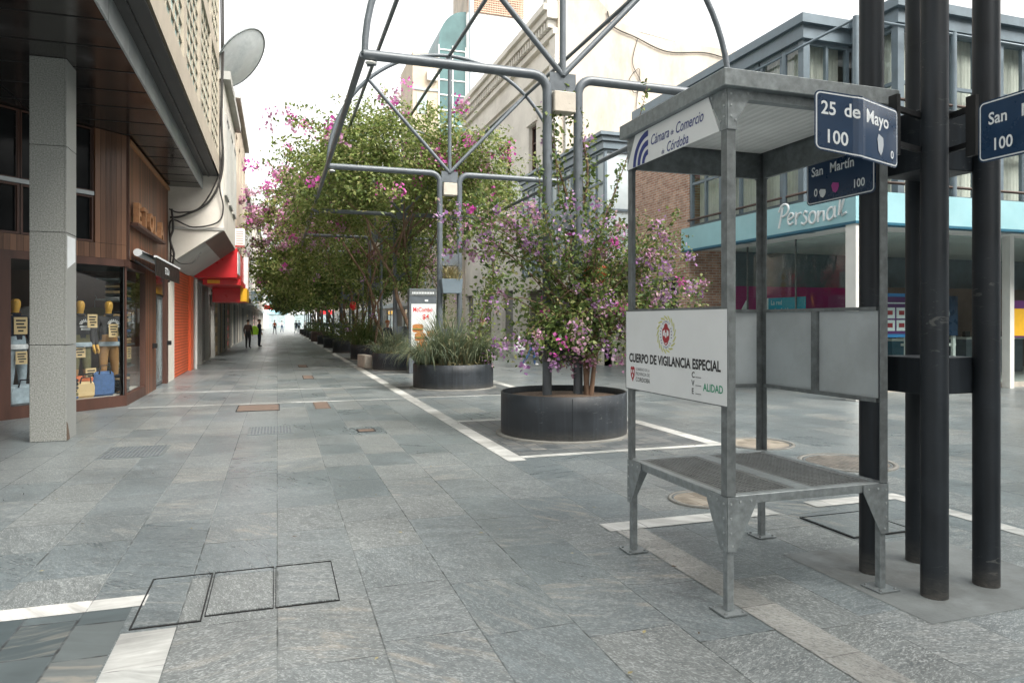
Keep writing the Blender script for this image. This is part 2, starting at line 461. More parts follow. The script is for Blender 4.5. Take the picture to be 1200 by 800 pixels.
def scuffed(name, c, rough, scuff, spec=.35):
    t = NT(name)
    p = t.node("BsdfPrincipled"); t.link(p.outputs[0], t.out.inputs[0]); p.inputs['Specular IOR Level'].default_value = spec
    tc = t.node("TexCoord"); co = tc.outputs['Object']
    n = t.node("TexNoise", i_Scale=3.0, i_Detail=6.0); t.link(co, n.inputs['Vector'])
    cc = t.ramp(n.outputs[0], [(.3, tuple(x*.75 for x in c)), (.7, tuple(x*1.45 for x in c))])
    mp = t.node("Mapping"); mp.inputs['Scale'].default_value = (9, 9, 28); t.link(co, mp.inputs[0])
    a = t.node("TexNoise", i_Scale=1.0, i_Detail=5.0, i_Roughness=.7, i_Distortion=1.2); t.link(mp.outputs[0], a.inputs['Vector'])
    b = t.node("TexNoise", i_Scale=1.3, i_Detail=2.0); t.link(co, b.inputs['Vector'])
    f = t.math('MULTIPLY', t.ramp(a.outputs[0], [(.60, 0.0), (.66, .8)]), t.ramp(b.outputs[0], [(.50, 0.05), (.62, 1.0)]))
    cc = t.mix(f, cc, scuff)
    mp2 = t.node("Mapping"); mp2.inputs['Scale'].default_value = (14, 14, .8); t.link(co, mp2.inputs[0])
    d = t.node("TexNoise", i_Scale=1.0, i_Detail=4.0); t.link(mp2.outputs[0], d.inputs['Vector'])
    cc = t.mix(t.ramp(d.outputs[0], [(.5, 0.0), (.75, .35)]), cc, tuple(x*3 for x in c))
    sp = t.node("SeparateXYZ"); t.link(co, sp.inputs[0])
    g = t.math('MULTIPLY', t.ramp(sp.outputs[2], [(0.0, .75), (0.16, 0.0)]), t.ramp(a.outputs[0], [(.35, .3), (.6, 1.0)]))
    cc = t.mix(g, cc, (.10,.095,.085))                 # splashed dirt that clings to the foot
    t.link(cc, p.inputs['Base Color'])
    t.link(t.ramp(n.outputs[0], [(.3, rough-.1), (.7, rough+.12)]), p.inputs['Roughness'])
    return t.m
M['steel_dark'] = scuffed('scuffed_charcoal_paint', (.0125,.0165,.021), .5, (.10,.105,.10))
M['mesh_plate'] = mat('dull_perforated_steel', (.15,.16,.16), .55, .4, var=.2, scale=10)
M['planter'] = mat('charcoal_planter_steel', (.019,.024,.030), .5, 0, var=.25, scale=3, stain=(.042,.047,.05), samt=.45, spec=.4)
M['cover'] = mat('rusty_cover_plate', (.17,.125,.10), .6, .1, var=.3, scale=9, stain=(.10,.075,.06), samt=.6)
M['patch'] = mat('stained_cement_patch', (.150,.168,.170), .7, var=.22, scale=2.5, bump=.2, bscale=50, stain=(.075,.078,.075), samt=.75)
M['planter'] = scuffed('scuffed_planter_paint', (.022,.027,.033), .52, (.12,.125,.125), .4)
M['corten'] = mat('brown_steel', (.075,.05,.042), .55, .1, var=.25, scale=4)
M['concrete'] = mat('concrete', (.19,.19,.175), .8, var=.18, scale=3, bump=.2, bscale=60, stain=(.11,.108,.10), samt=.7)
M['cream_concrete'] = mat('cream_concrete', (.50,.46,.40), .75, var=.15, scale=4, bump=.2)
M['soil'] = mat('dry_soil', (.12,.085,.06), .95, var=.5, scale=18, bump=.8, bscale=40)
M['white'] = mat('white_paint', (.74,.75,.73), .5, var=.06, scale=2)
M['white_sheet'] = mat('white_printed_sheet', (.70,.73,.74), .42, var=.05, scale=1.5, stain=(.55,.57,.52), samt=.35)
M['ceil'] = wave_mat('white_slatted_ceiling', (.78,.79,.77), 5.2, 'X', .004, .90, .5)
M['black'] = plain('black_paint', (.012,.013,.014), .4)
M['dark'] = plain('dark_recess', (.012,.013,.014), .8)
M['ink'] = plain('black_ink', (.015,.016,.018), .5)
M['blue_ink'] = plain('dark_blue_ink', (.022,.04,.20), .4)
M['red_ink'] = plain('crimson_ink', (.33,.025,.035), .5)
M['yel_ink'] = plain('pale_yellow_green_ink', (.58,.60,.22), .5)
M['green_ink'] = plain('green_ink', (.02,.30,.16), .5)
M['grey_ink'] = plain('grey_ink', (.2,.21,.22), .5)
M['navy'] = mat('navy_enamel', (.010,.036,.085), .3, 0, var=.15, scale=6)
M['sign_white'] = plain('sign_white', (.74,.78,.80), .4)
M['teal'] = mat('turquoise_fascia', (.32,.56,.62), .38, 0, var=.08, scale=1.2, stain=(.42,.63,.67), samt=.4)
M['teal_dark'] = plain('deep_teal_edge', (.03,.13,.20), .4)
M['glass'] = glass_mat('clear_glass', (.93,.96,.96), 1.0)
M['shop_glass'] = glass_mat('store_glass', (.74,.82,.81), 1.1, .0)
M['win_glass'] = glass_mat('window_glass', (.85,.9,.9), 1.0, .02)
M['black_glass'] = mat('black_window_glass', (.010,.011,.012), .15, 0, var=.2, scale=1, spec=.12)
M['dark_glass'] = mat('dark_window_glass', (.018,.022,.025), .08, 0, var=.2, scale=1, spec=.35)
M['pale_glass'] = mat('pale_window_glass', (.30,.37,.38), .1, 0, var=.3, scale=1.2, spec=.7)
M['curtain'] = wave_mat('cream_curtain', (.70,.69,.62), 3.1, 'Y', .012, .9, .85)
M['curtain_x'] = wave_mat('cream_curtain_side', (.70,.69,.62), 3.1, 'X', .012, .9, .85)
M['bluegrey'] = mat('blue_grey_steelwork', (.145,.19,.225), .45, .1, var=.15, scale=3, stain=(.10,.125,.145), samt=.4)
M['bluegrey_pale'] = mat('pale_blue_grey_panel', (.46,.53,.56), .5, 0, var=.08, scale=2)
M['brick'] = brick_mat('old_brick', (.36,.185,.125), (.50,.31,.225), (.50,.46,.41))
M['plaster'] = mat('weathered_white_plaster', (.66,.63,.57), .85, var=.10, scale=.7, bump=.25, bscale=8, stain=(.42,.39,.34), samt=.55)
M['plaster_warm'] = mat('weathered_cream_plaster', (.50,.44,.37), .85, var=.2, scale=.9, bump=.25, bscale=8, stain=(.26,.24,.21), samt=.75, stretch=(1,1,.4))
M['plaster_grey'] = mat('grey_plaster', (.40,.40,.38), .85, var=.12, scale=1, stain=(.28,.27,.25), samt=.5)
M['plaster_beige'] = mat('beige_plaster', (.50,.43,.34), .85, var=.12, scale=1, stain=(.38,.32,.25), samt=.5)
M['concrete_beige'] = mat('beige_concrete', (.40,.35,.28), .75, var=.12, scale=2, stain=(.28,.24,.19), samt=.5)
M['wood'] = wood_mat('red_brown_boards', (.04,.016,.009), (.27,.115,.062), .145, 'y')
M['wood_x'] = wood_mat('red_brown_ribbed_boards', (.025,.011,.007), (.21,.105,.06), .075, 'y')
M['wood_trim'] = mat('brown_wood_trim', (.075,.034,.024), .5, var=.3, scale=4, stretch=(1,1,.2))
M['wood_letter'] = mat('sawn_timber_letter', (.38,.19,.09), .55, var=.3, scale=8)
M['soffit'] = mat('glossy_brown_soffit', (.020,.017,.016), .16, 0, var=.3, scale=2, spec=.9)
M['soffit_dull'] = mat('dark_grey_soffit', (.05,.05,.05), .6, var=.2, scale=2)
M['fascia'] = mat('pale_metal_fascia', (.36,.39,.40), .4, .3, var=.12, scale=3)
M['glassblock'] = mat('teal_glass_block', (.34,.50,.47), .12, 0, var=.35, scale=5, spec=.8)
M['orange'] = wave_mat('orange_roller_shutter', (.72,.13,.045), 3.6, 'Z', .012, .55, .45)
M['orange_p'] = plain('orange_paint', (.72,.13,.045), .45)
M['shutter'] = wave_mat('grey_roller_shutter', (.24,.24,.23), 3.6, 'Z', .012, .5, .5, .2)
M['shutter_d'] = wave_mat('dark_roller_shutter', (.13,.115,.10), 3.6, 'Z', .012, .5, .5, .2)
M['red'] = mat('red_sign_panel', (.62,.022,.028), .35, 0, var=.08, scale=2)
M['yellow'] = plain('yellow_sign_panel', (.85,.48,.03), .4)
M['brown_canvas'] = mat('brown_canvas', (.16,.105,.085), .8, var=.2, scale=3)
M['dish'] = mat('blue_grey_dish', (.72,.76,.78), .5, 0, var=.10, scale=2.5, stain=(.36,.42,.45), samt=.5)
M['cable'] = plain('black_cable', (.03,.028,.026), .6)
M['cable_old'] = plain('weathered_cable', (.05,.046,.042), .7)
M['sticker'] = plain('faded_sticker', (.42,.46,.50), .6)
M['lattice'] = plain('terracotta_lattice', (.60,.40,.30), .8)
M['teal_glass'] = mat('green_glass_tower', (.07,.15,.155), .35, 0, var=.3, scale=.4, spec=.4)
M['skin'] = plain('skin', (.36,.20,.13), .6)
M['mann'] = mat('ochre_wooden_mannequin', (.72,.40,.07), .35, 0, var=.12, scale=5)
M['mann_leg'] = mat('tan_wooden_mannequin', (.33,.18,.07), .4, 0, var=.12, scale=5)
M['kraft'] = plain('kraft_card', (.60,.45,.24), .7)
M['leaf_top'] = leaf_mat('bougainvillea_leaf', [(0, (.10,.15,.035)), (.3, (.16,.22,.055)), (.6, (.23,.29,.08)), (.85, (.33,.36,.14)), (1, (.36,.32,.14))], .5, .42)
M['leaf_near'] = leaf_mat('shrub_leaf', [(0, (.05,.09,.028)), (.4, (.09,.15,.045)), (.7, (.14,.20,.06)), (.9, (.21,.25,.09)), (1, (.22,.16,.09))])
M['leaf_dark'] = leaf_mat('deep_green_leaf', [(0, (.05,.08,.022)), (.5, (.095,.14,.038)), (.85, (.08,.11,.03)), (1, (.15,.14,.05))])
M['bract_mag'] = leaf_mat('magenta_bract', [(0, (.50,.05,.33)), (.5, (.62,.10,.42)), (1, (.66,.26,.50))], .6, .35)
M['bract_mauve'] = leaf_mat('mauve_bract', [(0, (.36,.17,.42)), (.5, (.50,.28,.55)), (.85, (.62,.42,.64)), (1, (.56,.40,.38))], .6, .35)
M['bract_pale'] = leaf_mat('faded_pink_bract', [(0, (.46,.20,.36)), (.6, (.56,.32,.47)), (1, (.55,.43,.40))], .6, .35)
M['grass'] = leaf_mat('blue_green_grass_blade', [(0, (.10,.15,.09)), (.5, (.19,.24,.155)), (.85, (.29,.32,.20)), (1, (.33,.29,.16))], .5, .25)
M['straw'] = leaf_mat('dry_straw', [(0, (.22,.19,.09)), (1, (.42,.37,.20))], .8, .1)
M['bark'] = mat('brown_bark', (.17,.11,.075), .9, var=.4, scale=12, bump=.8, bscale=30, stretch=(1,1,.3))
# ------------------------------------------------------------------ ground
def sheet(name, x0, x1, y0, y1, z, m, kind='structure'):
    mb = MB(); mb.quad((x0,y0,z),(x1,y0,z),(x1,y1,z),(x0,y1,z))
    return tag(mb.build(name, m), kind=kind)

sheet('pavement', -220, 240, -60, 420, 0.0, M['pave'])
LX0, LX1 = 2.50, 2.72            # long white strip beside the planters
RX0, RX1 = 5.32, 5.52            # long strip on the far side
# slate infill of the corner panel bottom left, and the sett beds round the planters
sheet('pavement_slate_corner', -6.0, -0.77, 1.0, 4.43, 0.002, M['pave_dark'])
sheet('pavement_marble_strip', -9.0, -0.70, 4.43, 4.60, 0.004, M['line_x'])
sheet('pavement_marble_strip', -0.76, -0.50, 0.6, 4.06, 0.004, M['line'])
CROSS = [7.80, 10.9, 14.55, 17.35, 21.2, 24.6, 28.0, 31.5, 35, 38.5, 42, 45.5, 49]
for k in range(0, 10, 2):
    a, b = CROSS[k], CROSS[k+1]
    sheet('pavement_sett_bed', LX1, RX0, a+.14, b-.02, 0.002, M['pave_small'])
sheet('pavement_marble_strip', LX0, LX1, 7.66, 140, 0.004, M['line'])
sheet('pavement_marble_strip', RX0, RX1, 7.80, 140, 0.004, M['line'])
for k, y in enumerate(CROSS):
    sheet('pavement_marble_strip', LX1, RX0, y, y+.13, 0.004, M['line_x'])
    if k in (2, 3, 5, 8, 11):
        sheet('pavement_marble_strip', -2.6, LX0, y-.06, y+.06, 0.004, M['line_x'])
# worn strips of the crossing beside the booth
sheet('pavement_marble_strip', 2.45, 2.68, -1.0, 4.86, 0.004, M['line_worn'])
sheet('pavement_marble_strip', 2.40, 3.95, 4.865, 5.07, 0.006, M['line_x'])
sheet('pavement_marble_strip', 4.40, 5.26, 4.95, 5.13, 0.006, M['line_x'])
sheet('pavement_marble_strip', 5.265, 5.43, -1.0, 5.13, 0.004, M['line'])
sheet('pavement_patch', 3.28, 4.60, 2.85, 4.02, 0.002, M['patch'])

def plate_cover(x0, x1, y0, y1, m, label, group=None, z=0.008, frame=True, bars=0, inset=M['dark'], g=.014):
    root = empty('utility_cover', ((x0+x1)/2, (y0+y1)/2, z), 0, label, 'utility cover', group)
    hx, hy = (x1-x0)/2, (y1-y0)/2
    if frame:
        f = MB()
        f.box(-hx, hx, -hy, -hy+g, -.006, .003); f.box(-hx, hx, hy-g, hy, -.006, .003)
        f.box(-hx, -hx+g, -hy+g, hy-g, -.006, .003); f.box(hx-g, hx, -hy+g, hy-g, -.006, .003)
        f.build('frame', M['galv'] if bars else inset, root)
    p = MB()
    if bars:
        p.mat(1); p.quad((-hx+.02,-hy+.02,-.004),(hx-.02,-hy+.02,-.004),(hx-.02,hy-.02,-.004),(-hx+.02,hy-.02,-.004)); p.mat(0)
        for k in range(bars):
            x = -hx+.03 + (2*hx-.06)*k/(bars-1)
            p.box(x-.009, x+.009, -hy+.02, hy-.02, -.003, .003)
        for y in (-hy/3, hy/3): p.box(-hx+.02, hx-.02, y-.006, y+.006, -.0035, .0028)
        p.build('grate', [M['galv'], M['steel_post']], root)
    else:
        p.box(-hx+.02, hx-.02, -hy+.02, hy-.02, -.006, .002)
        p.build('plate', m, root)
    return root
for k, (x0, x1, lb) in enumerate([(-.73,-.385,'stone utility cover touching the end of the white strip, leftmost of three'),
                                  (-.375,-.02,'stone utility cover in the middle of the row of three'),
                                  (-.01,.34,'stone utility cover with sandy streaks at the right end of the row of three')]):
    plate_cover(x0, x1, 4.10 if k == 0 else 4.16, 4.86, M['pave'], lb, 'stone covers in the foreground paving', z=.004, inset=M['dark'], g=(.008,.004,.004)[k])
plate_cover(-.70, .04, 13.35, 14.30, M['cover'], 'long rusty brown cover plate crossing the white strip on the street', 'service covers along the street')
plate_cover(.66, .93, 13.35, 14.40, M['cover'], 'small rusty cover plate with dark corners right of the long brown one', 'service covers along the street', inset=M['cover'])
plate_cover(-2.0, -1.3, 9.25, 10.05, None, 'steel drain grate nearest the stone pillar', 'drain grates in the street', bars=16)
plate_cover(-.40, .23, 10.55, 11.3, None, 'steel drain grate in the middle of the street', 'drain grates in the street', bars=14)
plate_cover(.68, .97, 20.3, 21.5, M['cover'], 'rusty cover plate halfway down the street, nearer of the far pair', 'service covers along the street')
plate_cover(.70, 1.0, 25.4, 26.8, M['cover'], 'rusty cover plate farthest down the street', 'service covers along the street')
plate_cover(1.10, 1.36, 10.35, 10.6, M['cover'], 'tiny rusty cover near the long white strip', 'service covers along the street')
plate_cover(4.02, 4.62, 4.15, 4.72, M['pave'], 'square stone cover outlined in black behind the booth legs', z=.009, inset=M['black'], g=.008)

def manhole(x, y, r, label, fill):
    root = empty('manhole_cover', (x, y, .004), 0, label, 'manhole cover', 'round manhole covers near the booth')
    a = MB(); a.lathe([(r, -.006), (r, .012), (r*.9, .012), (r*.9, .002)], n=40); a.build('rim', M['concrete'], root)
    b = MB(); b.lathe([(r*.89, -.003), (r*.89, .006), (r*.84, .006), (r*.84, .001)], n=40); b.build('ring', M['galv_dark'], root)
    c = MB(); c.disc((0,0,.004), r*.835, 40)
    rnd = random.Random(int(x*100))
    c.build('lid', fill, root)
M['lid_stone'] = tile_mat('cobbled_lid', .11, .13, [(0, (.17,.15,.12)), (.5, (.25,.22,.18)), (1, (.33,.30,.25))], (.09,.08,.065), gap=.006, flecks=False)
M['lid_dark'] = tile_mat('worn_grey_lid', .06, .06, [(0, (.10,.095,.085)), (1, (.17,.155,.135))], (.05,.045,.04), gap=.006, flecks=False)
manhole(5.95, 7.75, .45, 'round sandy manhole cover farthest from the booth', M['lid_stone'])
manhole(3.62, 5.48, .31, 'cobbled manhole cover half hidden under the booth platform', M['lid_stone'])
manhole(6.1, 6.4, .52, 'large dark manhole cover right behind the booth', M['lid_dark'])

# ------------------------------------------------------------------ arched steel frames (pergola)
AZ, RAD, PX = 5.10, 2.83, 0.24
def arc(cx, cz, r, a0, a1, n, y=0):
    return [(cx + r*math.cos(a0+(a1-a0)*k/n), y, cz + r*math.sin(a0+(a1-a0)*k/n)) for k in range(n+1)]
def make_frame(label, group, length=6.75, four=False, detail=True):
    root = empty('arched_frame', (3.9, 0, 0), 0, label, 'pergola frame', group)
    seg = 12 if detail else 6
    ms = M['steel_post']
    for s in (-1, 1):
        pt = [(s*PX, 0, 0), (s*PX, 0, AZ-.22)]
        pt += [(s*(PX + .22*(1-math.cos(k*math.pi/2/5))), 0, AZ-.22 + .22*math.sin(k*math.pi/2/5)) for k in range(1, 6)]
        # the post bends over into the arm (one pipe)
        a = MB(); a.tube(pt + [(s*RAD, 0, AZ)], .068, seg)
        if s < 0 and detail: a.tube([(-RAD+.16,0,AZ+.02),(-RAD+.16,0,AZ-.12),(-RAD+.05,0,AZ-.14)], .02, 6)
        a.build('bent_post', ms, root)
    b = MB(); b.tube(arc(0, AZ, RAD-.02, 0, math.pi, 40 if detail else 18), .045, seg); b.build('arch', ms, root)
    k = MB(); k.tube([(0, 0, AZ+.02), (0, 0, AZ+RAD-.03)], .045, seg); k.build('king_post', ms, root)
    for s in (-1, 1):
        d = MB(); c45 = RAD*math.cos(R(47)); s45 = RAD*math.sin(R(47))
        d.tube([(0, 0, AZ+.03), (s*(c45-.02), 0, AZ+s45-.02)], .042, seg); d.build('brace', ms, root)
    g = MB(); g.box(-PX+.04, PX-.04, -.012, .012, AZ-.20, AZ+.06); g.build('top_plate', ms, root)
    for z in (3.05, 1.28):
        g = MB(); g.box(-PX+.05, PX-.05, -.05, .05, z-.14, z+.14); g.build('tie_plate', ms, root, bevel=.004)
    l = MB(); l.box(-PX+.075, PX-.075, -.10, .10, AZ-.52, AZ-.225); l.build('lamp_box', M['cream_concrete'], root, bevel=.012)
    e = MB(); e.lathe([(.0,-.025),(.06,-.02),(.075,0),(.03,.02),(0,.03)], (-RAD+.10,0,AZ-.10), 14); e.build('lamp_head', M['white'], root)
    if length:
        for nm, x, z, r in (('purlin', -RAD, AZ, .05), ('purlin', RAD, AZ, .05), ('purlin', 0, AZ+RAD, .042),
                            ('purlin', -RAD*math.cos(R(47)), AZ+RAD*math.sin(R(47)), .04), ('purlin', RAD*math.cos(R(47)), AZ+RAD*math.sin(R(47)), .04)):
            t = MB(); t.tube([(x, .0, z), (x, length, z)], r, seg); t.build(nm, ms, root)
    return root
FY = [9.45, 16.5] + [23.25+6.75*k for k in range(13)]
f1 = make_frame('steel arched frame rising from the planter of the flowering shrub', 'arched frames along the street', 7.05)
f1.location.y = FY[0]
f2 = make_frame('steel arched frame in front of the tree canopy, behind the long grass planter', 'arched frames along the street', 6.75)
f2.location.y = FY[1]
f3 = make_frame('steel arched frame smothered in the nearest leafy canopy', 'arched frames along the street', 6.75)
f3.location.y = FY[2]
f4 = make_frame('steel arched frame beside the third planter, its lower arm clear of leaves', 'arched frames along the street', 6.75, detail=False)
f4.location.y = FY[3]
far = None
for y in FY[4:]:
    if far is None:
        far = make_frame('distant steel arched frame in the row under the canopy', 'arched frames along the street', 6.75, detail=False); o = far
    else:
        o = copy_tree(far)
    o.location.y = y
# the corner cluster of four dark posts beside the booth carries the same arch overhead
def make_cluster():
    root = empty('arched_frame', (3.86, 3.39, 0), 0, 'dark cluster of four round steel posts beside the guard booth', 'pergola frame', 'arched frames along the street')
    ms = M['steel_dark']
    for sx in (-1, 1):
        for sy in (-1, 1):
            a = MB(); x, y = {(-1,-1): (-.23,-.25), (1,-1): (.23,-.21), (-1,1): (-.26,.18), (1,1): (.20,.25)}[(sx,sy)]
            pt = [(x, y, 0), (x, y, AZ-.25)] + [(x + sx*.25*(1-math.cos(k*math.pi/2/6)), y, AZ-.25+.25*math.sin(k*math.pi/2/6)) for k in range(1, 7)]
            a.tube(pt + [(sx*RAD, y, AZ)], .073 , 20)
            a.build('bent_post', ms, root)
    for sy in (-1, 1):
        b = MB(); b.tube(arc(0, AZ, RAD-.02, 0, math.pi, 40, sy*.215), .045, 10); b.build('arch', M['steel_post'], root)
    for z, h, nm in ((1.27, .22, 'tie_box'), (2.69, .36, 'tie_box')):
        g = MB(); g.box(-.2, .2, -.17, .17, z-h/2, z+h/2); g.build(nm, ms, root, bevel=.004)
    k = MB(); k.tube([(0, 0, AZ), (0, 0, AZ+RAD)], .045, 10); k.build('king_post', M['steel_post'], root)
    return root
make_cluster()

# ------------------------------------------------------------------ guard booth
def make_booth():
    X0, X1, Y0, Y1 = 0, 1.12, 0, 1.15
    root = empty('guard_booth', (2.33, 3.30, 0), 0, 'galvanised steel guard booth with raised platform and white sign panel', 'guard booth')
    H = 2.87; PZ = .64
    t, w = .006, .055
    corners = [(X0, Y0, 1, 1), (X0, Y1, 1, -1), (X1, Y0, -1, 1), (X1, Y1, -1, -1)]
    for (x, y, sx, sy) in corners:
        p = MB()
        p.box(*sorted((x, x+sx*w)), *sorted((y, y+sy*t)), PZ, H)
        p.box(*sorted((x, x+sx*t)), *sorted((y+sy*t, y+sy*w)), PZ, H)
        p.build('corner_post', M['galv_dark'], root)
        p = MB(); c = .021
        px, py = x+sx*.028, y+sy*.028
        p.box(px-c, px+c, py-c, py+c, .012, PZ-.05); lg = p.build('leg', M['galv'], root, bevel=.003)
        b = MB(); b.box(px-.075, px+.075, py-.075, py+.075, .0045, .012); b.mat(1)
        for i in (-1, 1):
            for j in (-1, 1): b.lathe([(.009,.012),(.009,.02),(0,.021)], (px+i*.055, py+j*.055, 0), 6)
        b.build('base_plate', [M['galv'], M['galv_dark']], root)
        # riveted triangular gussets, below the platform and under the roof
        for (dx, dy) in ((sx, 0), (0, sy)):
            for lo in (True, False):
                g = MB(); th = .005
                O = Vector((x - (0 if dx else sx*th), y - (0 if dy else sy*th), 0))
                ax = Vector((dx, dy, 0)); n = Vector((0, -sy, 0)) if dx else Vector((-sx, 0, 0))
                O = Vector((x, y, 0)) + n*.001
                if lo: poly = [(0, PZ-.005), (.185, PZ-.005), (.185, PZ-.05), (.055, PZ-.30), (0, PZ-.30)]
                else: poly = [(0, H), (.17, H), (.062, H-.17), (.062, H-.222), (0, H-.222)]
                if (ax.cross(Vector((0,0,1)))).dot(n) < 0: poly = poly[::-1]
                g.prism(poly, O, ax, (0,0,1), n, th)
                g.mat(1)
                rv = [(.02, PZ-.04), (.08, PZ-.03), (.15, PZ-.03), (.02, PZ-.12), (.02, PZ-.2), (.03, PZ-.27)] if lo else [(.02, H-.03), (.13, H-.02), (.02, H-.09), (.02, H-.15), (.05, H-.17)]
                for (a, b_) in rv:
                    c = O + ax*a + Vector((0,0,b_)) + n*(th+.002)
                    g.obox(c, ax, (0,0,1), n, .0055, .0055, .003)
                g.build('gusset', [M['galv'], M['fascia']], root)
    # platform: rim, middle bar, two perforated plates
    r = MB(); e = .0
    z0, z1 = PZ-.05, PZ
    r.box(X0+.007, X1-.007, Y0+.007, Y0+.055, z0, z1); r.box(X0+.007, X1-.007, Y1-.055, Y1-.007, z0, z1)
    r.box(X0+.007, X0+.055, Y0+.055, Y1-.055, z0, z1); r.box(X1-.055, X1-.007, Y0+.055, Y1-.055, z0, z1)
    r.build('platform_rim', M['galv'], root, bevel=.003)
    xm = (X0+X1)/2
    m = MB(); m.box(xm-.05, xm+.05, Y0+.056, Y1-.056, PZ-.035, PZ-.002); m.build('platform_bar', M['galv'], root)
    for (xa, xb) in ((X0+.056, xm-.051), (xm+.051, X1-.056)):
        h = MB(); ya, yb = Y0+.056, Y1-.056
        bd = .03
        zz = PZ-.004
        for q in ((xa, xb, ya, ya+bd), (xa, xb, yb-bd, yb), (xa, xa+bd, ya+bd, yb-bd), (xb-bd, xb, ya+bd, yb-bd)):
            h.quad((q[0],q[2],zz),(q[1],q[2],zz),(q[1],q[3],zz),(q[0],q[3],zz))
        xs, xe, ys, ye = xa+bd, xb-bd, ya+bd, yb-bd
        nx, ny = 14, 30
        cw, cl = (xe-xs)/nx, (ye-ys)/ny
        for i in range(nx):
            for j in range(ny):
                cx, cy = xs+cw*(i+.5), ys+cl*(j+.5)
                sq = [(1,0),(1,1),(0,1),(-1,1),(-1,0),(-1,-1),(0,-1),(1,-1)]
                o_ = [(cx+a*cw/2, cy+b*cl/2, zz) for a, b in sq]
                i_ = [(cx+cw*.46*math.cos(k*math.pi/4), cy+cl*.44*math.sin(k*math.pi/4), zz) for k in range(8)]
                d_ = [(x, y, z-.006) for x, y, z in i_]
                h.add(o_+i_+d_, [(k, (k+1)%8, 8+(k+1)%8, 8+k) for k in range(8)] + [(8+k, 8+(k+1)%8, 16+(k+1)%8, 16+k) for k in range(8)])
        h.build('perforated_plate', M['mesh_plate'], root)
    # waist rails and panels on three sides
    za, zb = 1.135, 1.665
    for bb in ((X0-.004, X0+.028, Y0+.057, Y1-.057, zb-.002, zb+.014), (X0+.057, X1-.057, Y1-.03, Y1+.004, zb-.002, zb+.02), (X1-.03, X1+.004, Y0+.057, Y1-.057, zb-.002, zb+.02),
               (X1-.03, X1, Y0+.057, Y1-.057, za-.025, za), (X0+.057, X1-.057, Y1-.03, Y1, za-.025, za)):
        f = MB(); f.box(*bb); f.build('waist_rail', M['galv_dark'], root)
    for (ya, yb) in ((Y0+.06, .548), (.602, Y1-.06)):
        p = MB(); p.box(X1-.012, X1-.006, ya, yb, za, zb-.003); p.build('side_panel', M['booth_panel'], root)
    p = MB(); p.box(X1-.035, X1-.002, .55, .6, za, zb-.003); p.build('mullion', M['galv_dark'], root)
    for (xa, xb) in ((X0+.06, .535), (.585, X1-.06)):
        p = MB(); p.box(xa, xb, Y1-.012, Y1-.006, za, zb-.003); p.build('back_panel', M['booth_panel'], root)
    p = MB(); p.box(.537, .583, Y1-.035, Y1-.002, za, zb-.003); p.build('mullion', M['galv_dark'], root)
    # the white sign panel on the street side (faces -x); reading direction is -y
    def S(s, z, d=0): return (X0-.008-d, Y1-s, z)
    s = MB(); s.box(X0-.008, X0-.002, Y0-.012, Y1+.012, za, zb); sp = s.build('sign_panel', M['white_sheet'], root)
    fr = MB(); fr.box(X0-.0085, X0-.0015, Y0-.016, Y1+.016, zb, zb+.006); fr.box(X0-.0085, X0-.0015, Y0-.016, Y1+.016, za-.006, za)
    fr.box(X0-.0085, X0-.0015, Y0-.018, Y0-.012, za-.006, zb+.006); fr.box(X0-.0085, X0-.0015, Y1+.012, Y1+.018, za-.006, zb+.006)
    fr.build('panel_edge', M['galv_dark'], sp)
    ax, ay = (0,-1,0), (0,0,1)
    def line(body, s0, z, size, m, width=None, name='lettering', **kw):
        t_ = MB(); vs, _ = text_geo(body, size, kw.get('shear', 0), kw.get('bold', 0), 'LEFT', kw.get('spacing', 1))
        w_ = max(v[0] for v in vs); xs = (width/w_) if width else 1
        t_.text(body, S(s0, z, .0015), ax, ay, size, kw.get('shear', 0), kw.get('bold', 0), 'LEFT', kw.get('spacing', 1), xs)
        return t_.build(name, m, sp)
    line('CUERPO DE VIGILANCIA ESPECIAL', .035, 1.320, .082, M['ink'], 1.07, bold=.03)
    line('GOBIERNO DE LA', .128, 1.265, .026, M['grey_ink'], .19)
    line('PROVINCIA DE', .128, 1.232, .032, M['grey_ink'], .19)
    line('CORDOBA', .128, 1.190, .042, M['ink'], .195)
    for c, z, tail in (('C', 1.268, 'ALIDAD'), ('V', 1.220, 'ALIDAD'), ('E', 1.172, 'XPRESA')):
        line(c, .815, z, .048, M['ink'], None, bold=.01)
        d_ = MB(); d_.obox(S(.885 , z+.004, .0015), ax, ay, (-1,0,0), .028, .002, .0008); d_.build('lettering', M['grey_ink'], sp)
    line('ALIDAD', .935, 1.200, .062, M['green_ink'], .19, bold=.012)
    # little red shield, bottom left
    g = MB(); g.prism([(-.028,.045),(-.012,.055),(0,.047),(.012,.055),(.028,.045),(.026,-.01),(0,-.05),(-.026,-.01)], S(.085, 1.235, .0012), ax, ay, (-1,0,0), .0006)
    g.mat(1)
    for a, b in ((-.012,.02),(.012,.02),(0,-.01)): g.obox(S(.085+a, 1.235+b, .0022), ax, ay, (-1,0,0), .005, .011, .0004)
    g.build('crest', [M['red_ink'], M['sign_white']], sp)
    # round emblem: laurel ring, ring of ticks, red shield with white charges
    g = MB(); cs, cz = .525, 1.515
    g.mat(3)
    for k in range(34):
        a = 2*math.pi*k/34; rr = .098 + .010*(k % 2)
        dx, dz = math.cos(a), math.sin(a)
        c = Vector(S(cs+dx*rr, cz+dz*rr*1.02, .0012)); d1 = Vector((0, -dx, dz)).normalized(); d2 = Vector((0, dz, dx)).normalized()
        d3 = (d1*.6+d2*.8).normalized(); d4 = d3.cross(Vector((-1,0,0)))
        g.disc(c, .017, 8, d3, d4, .006)
    g.mat(4); g.disc(S(cs, cz, .0010), .078, 40, ax, ay, .094)
    g.mat(1)
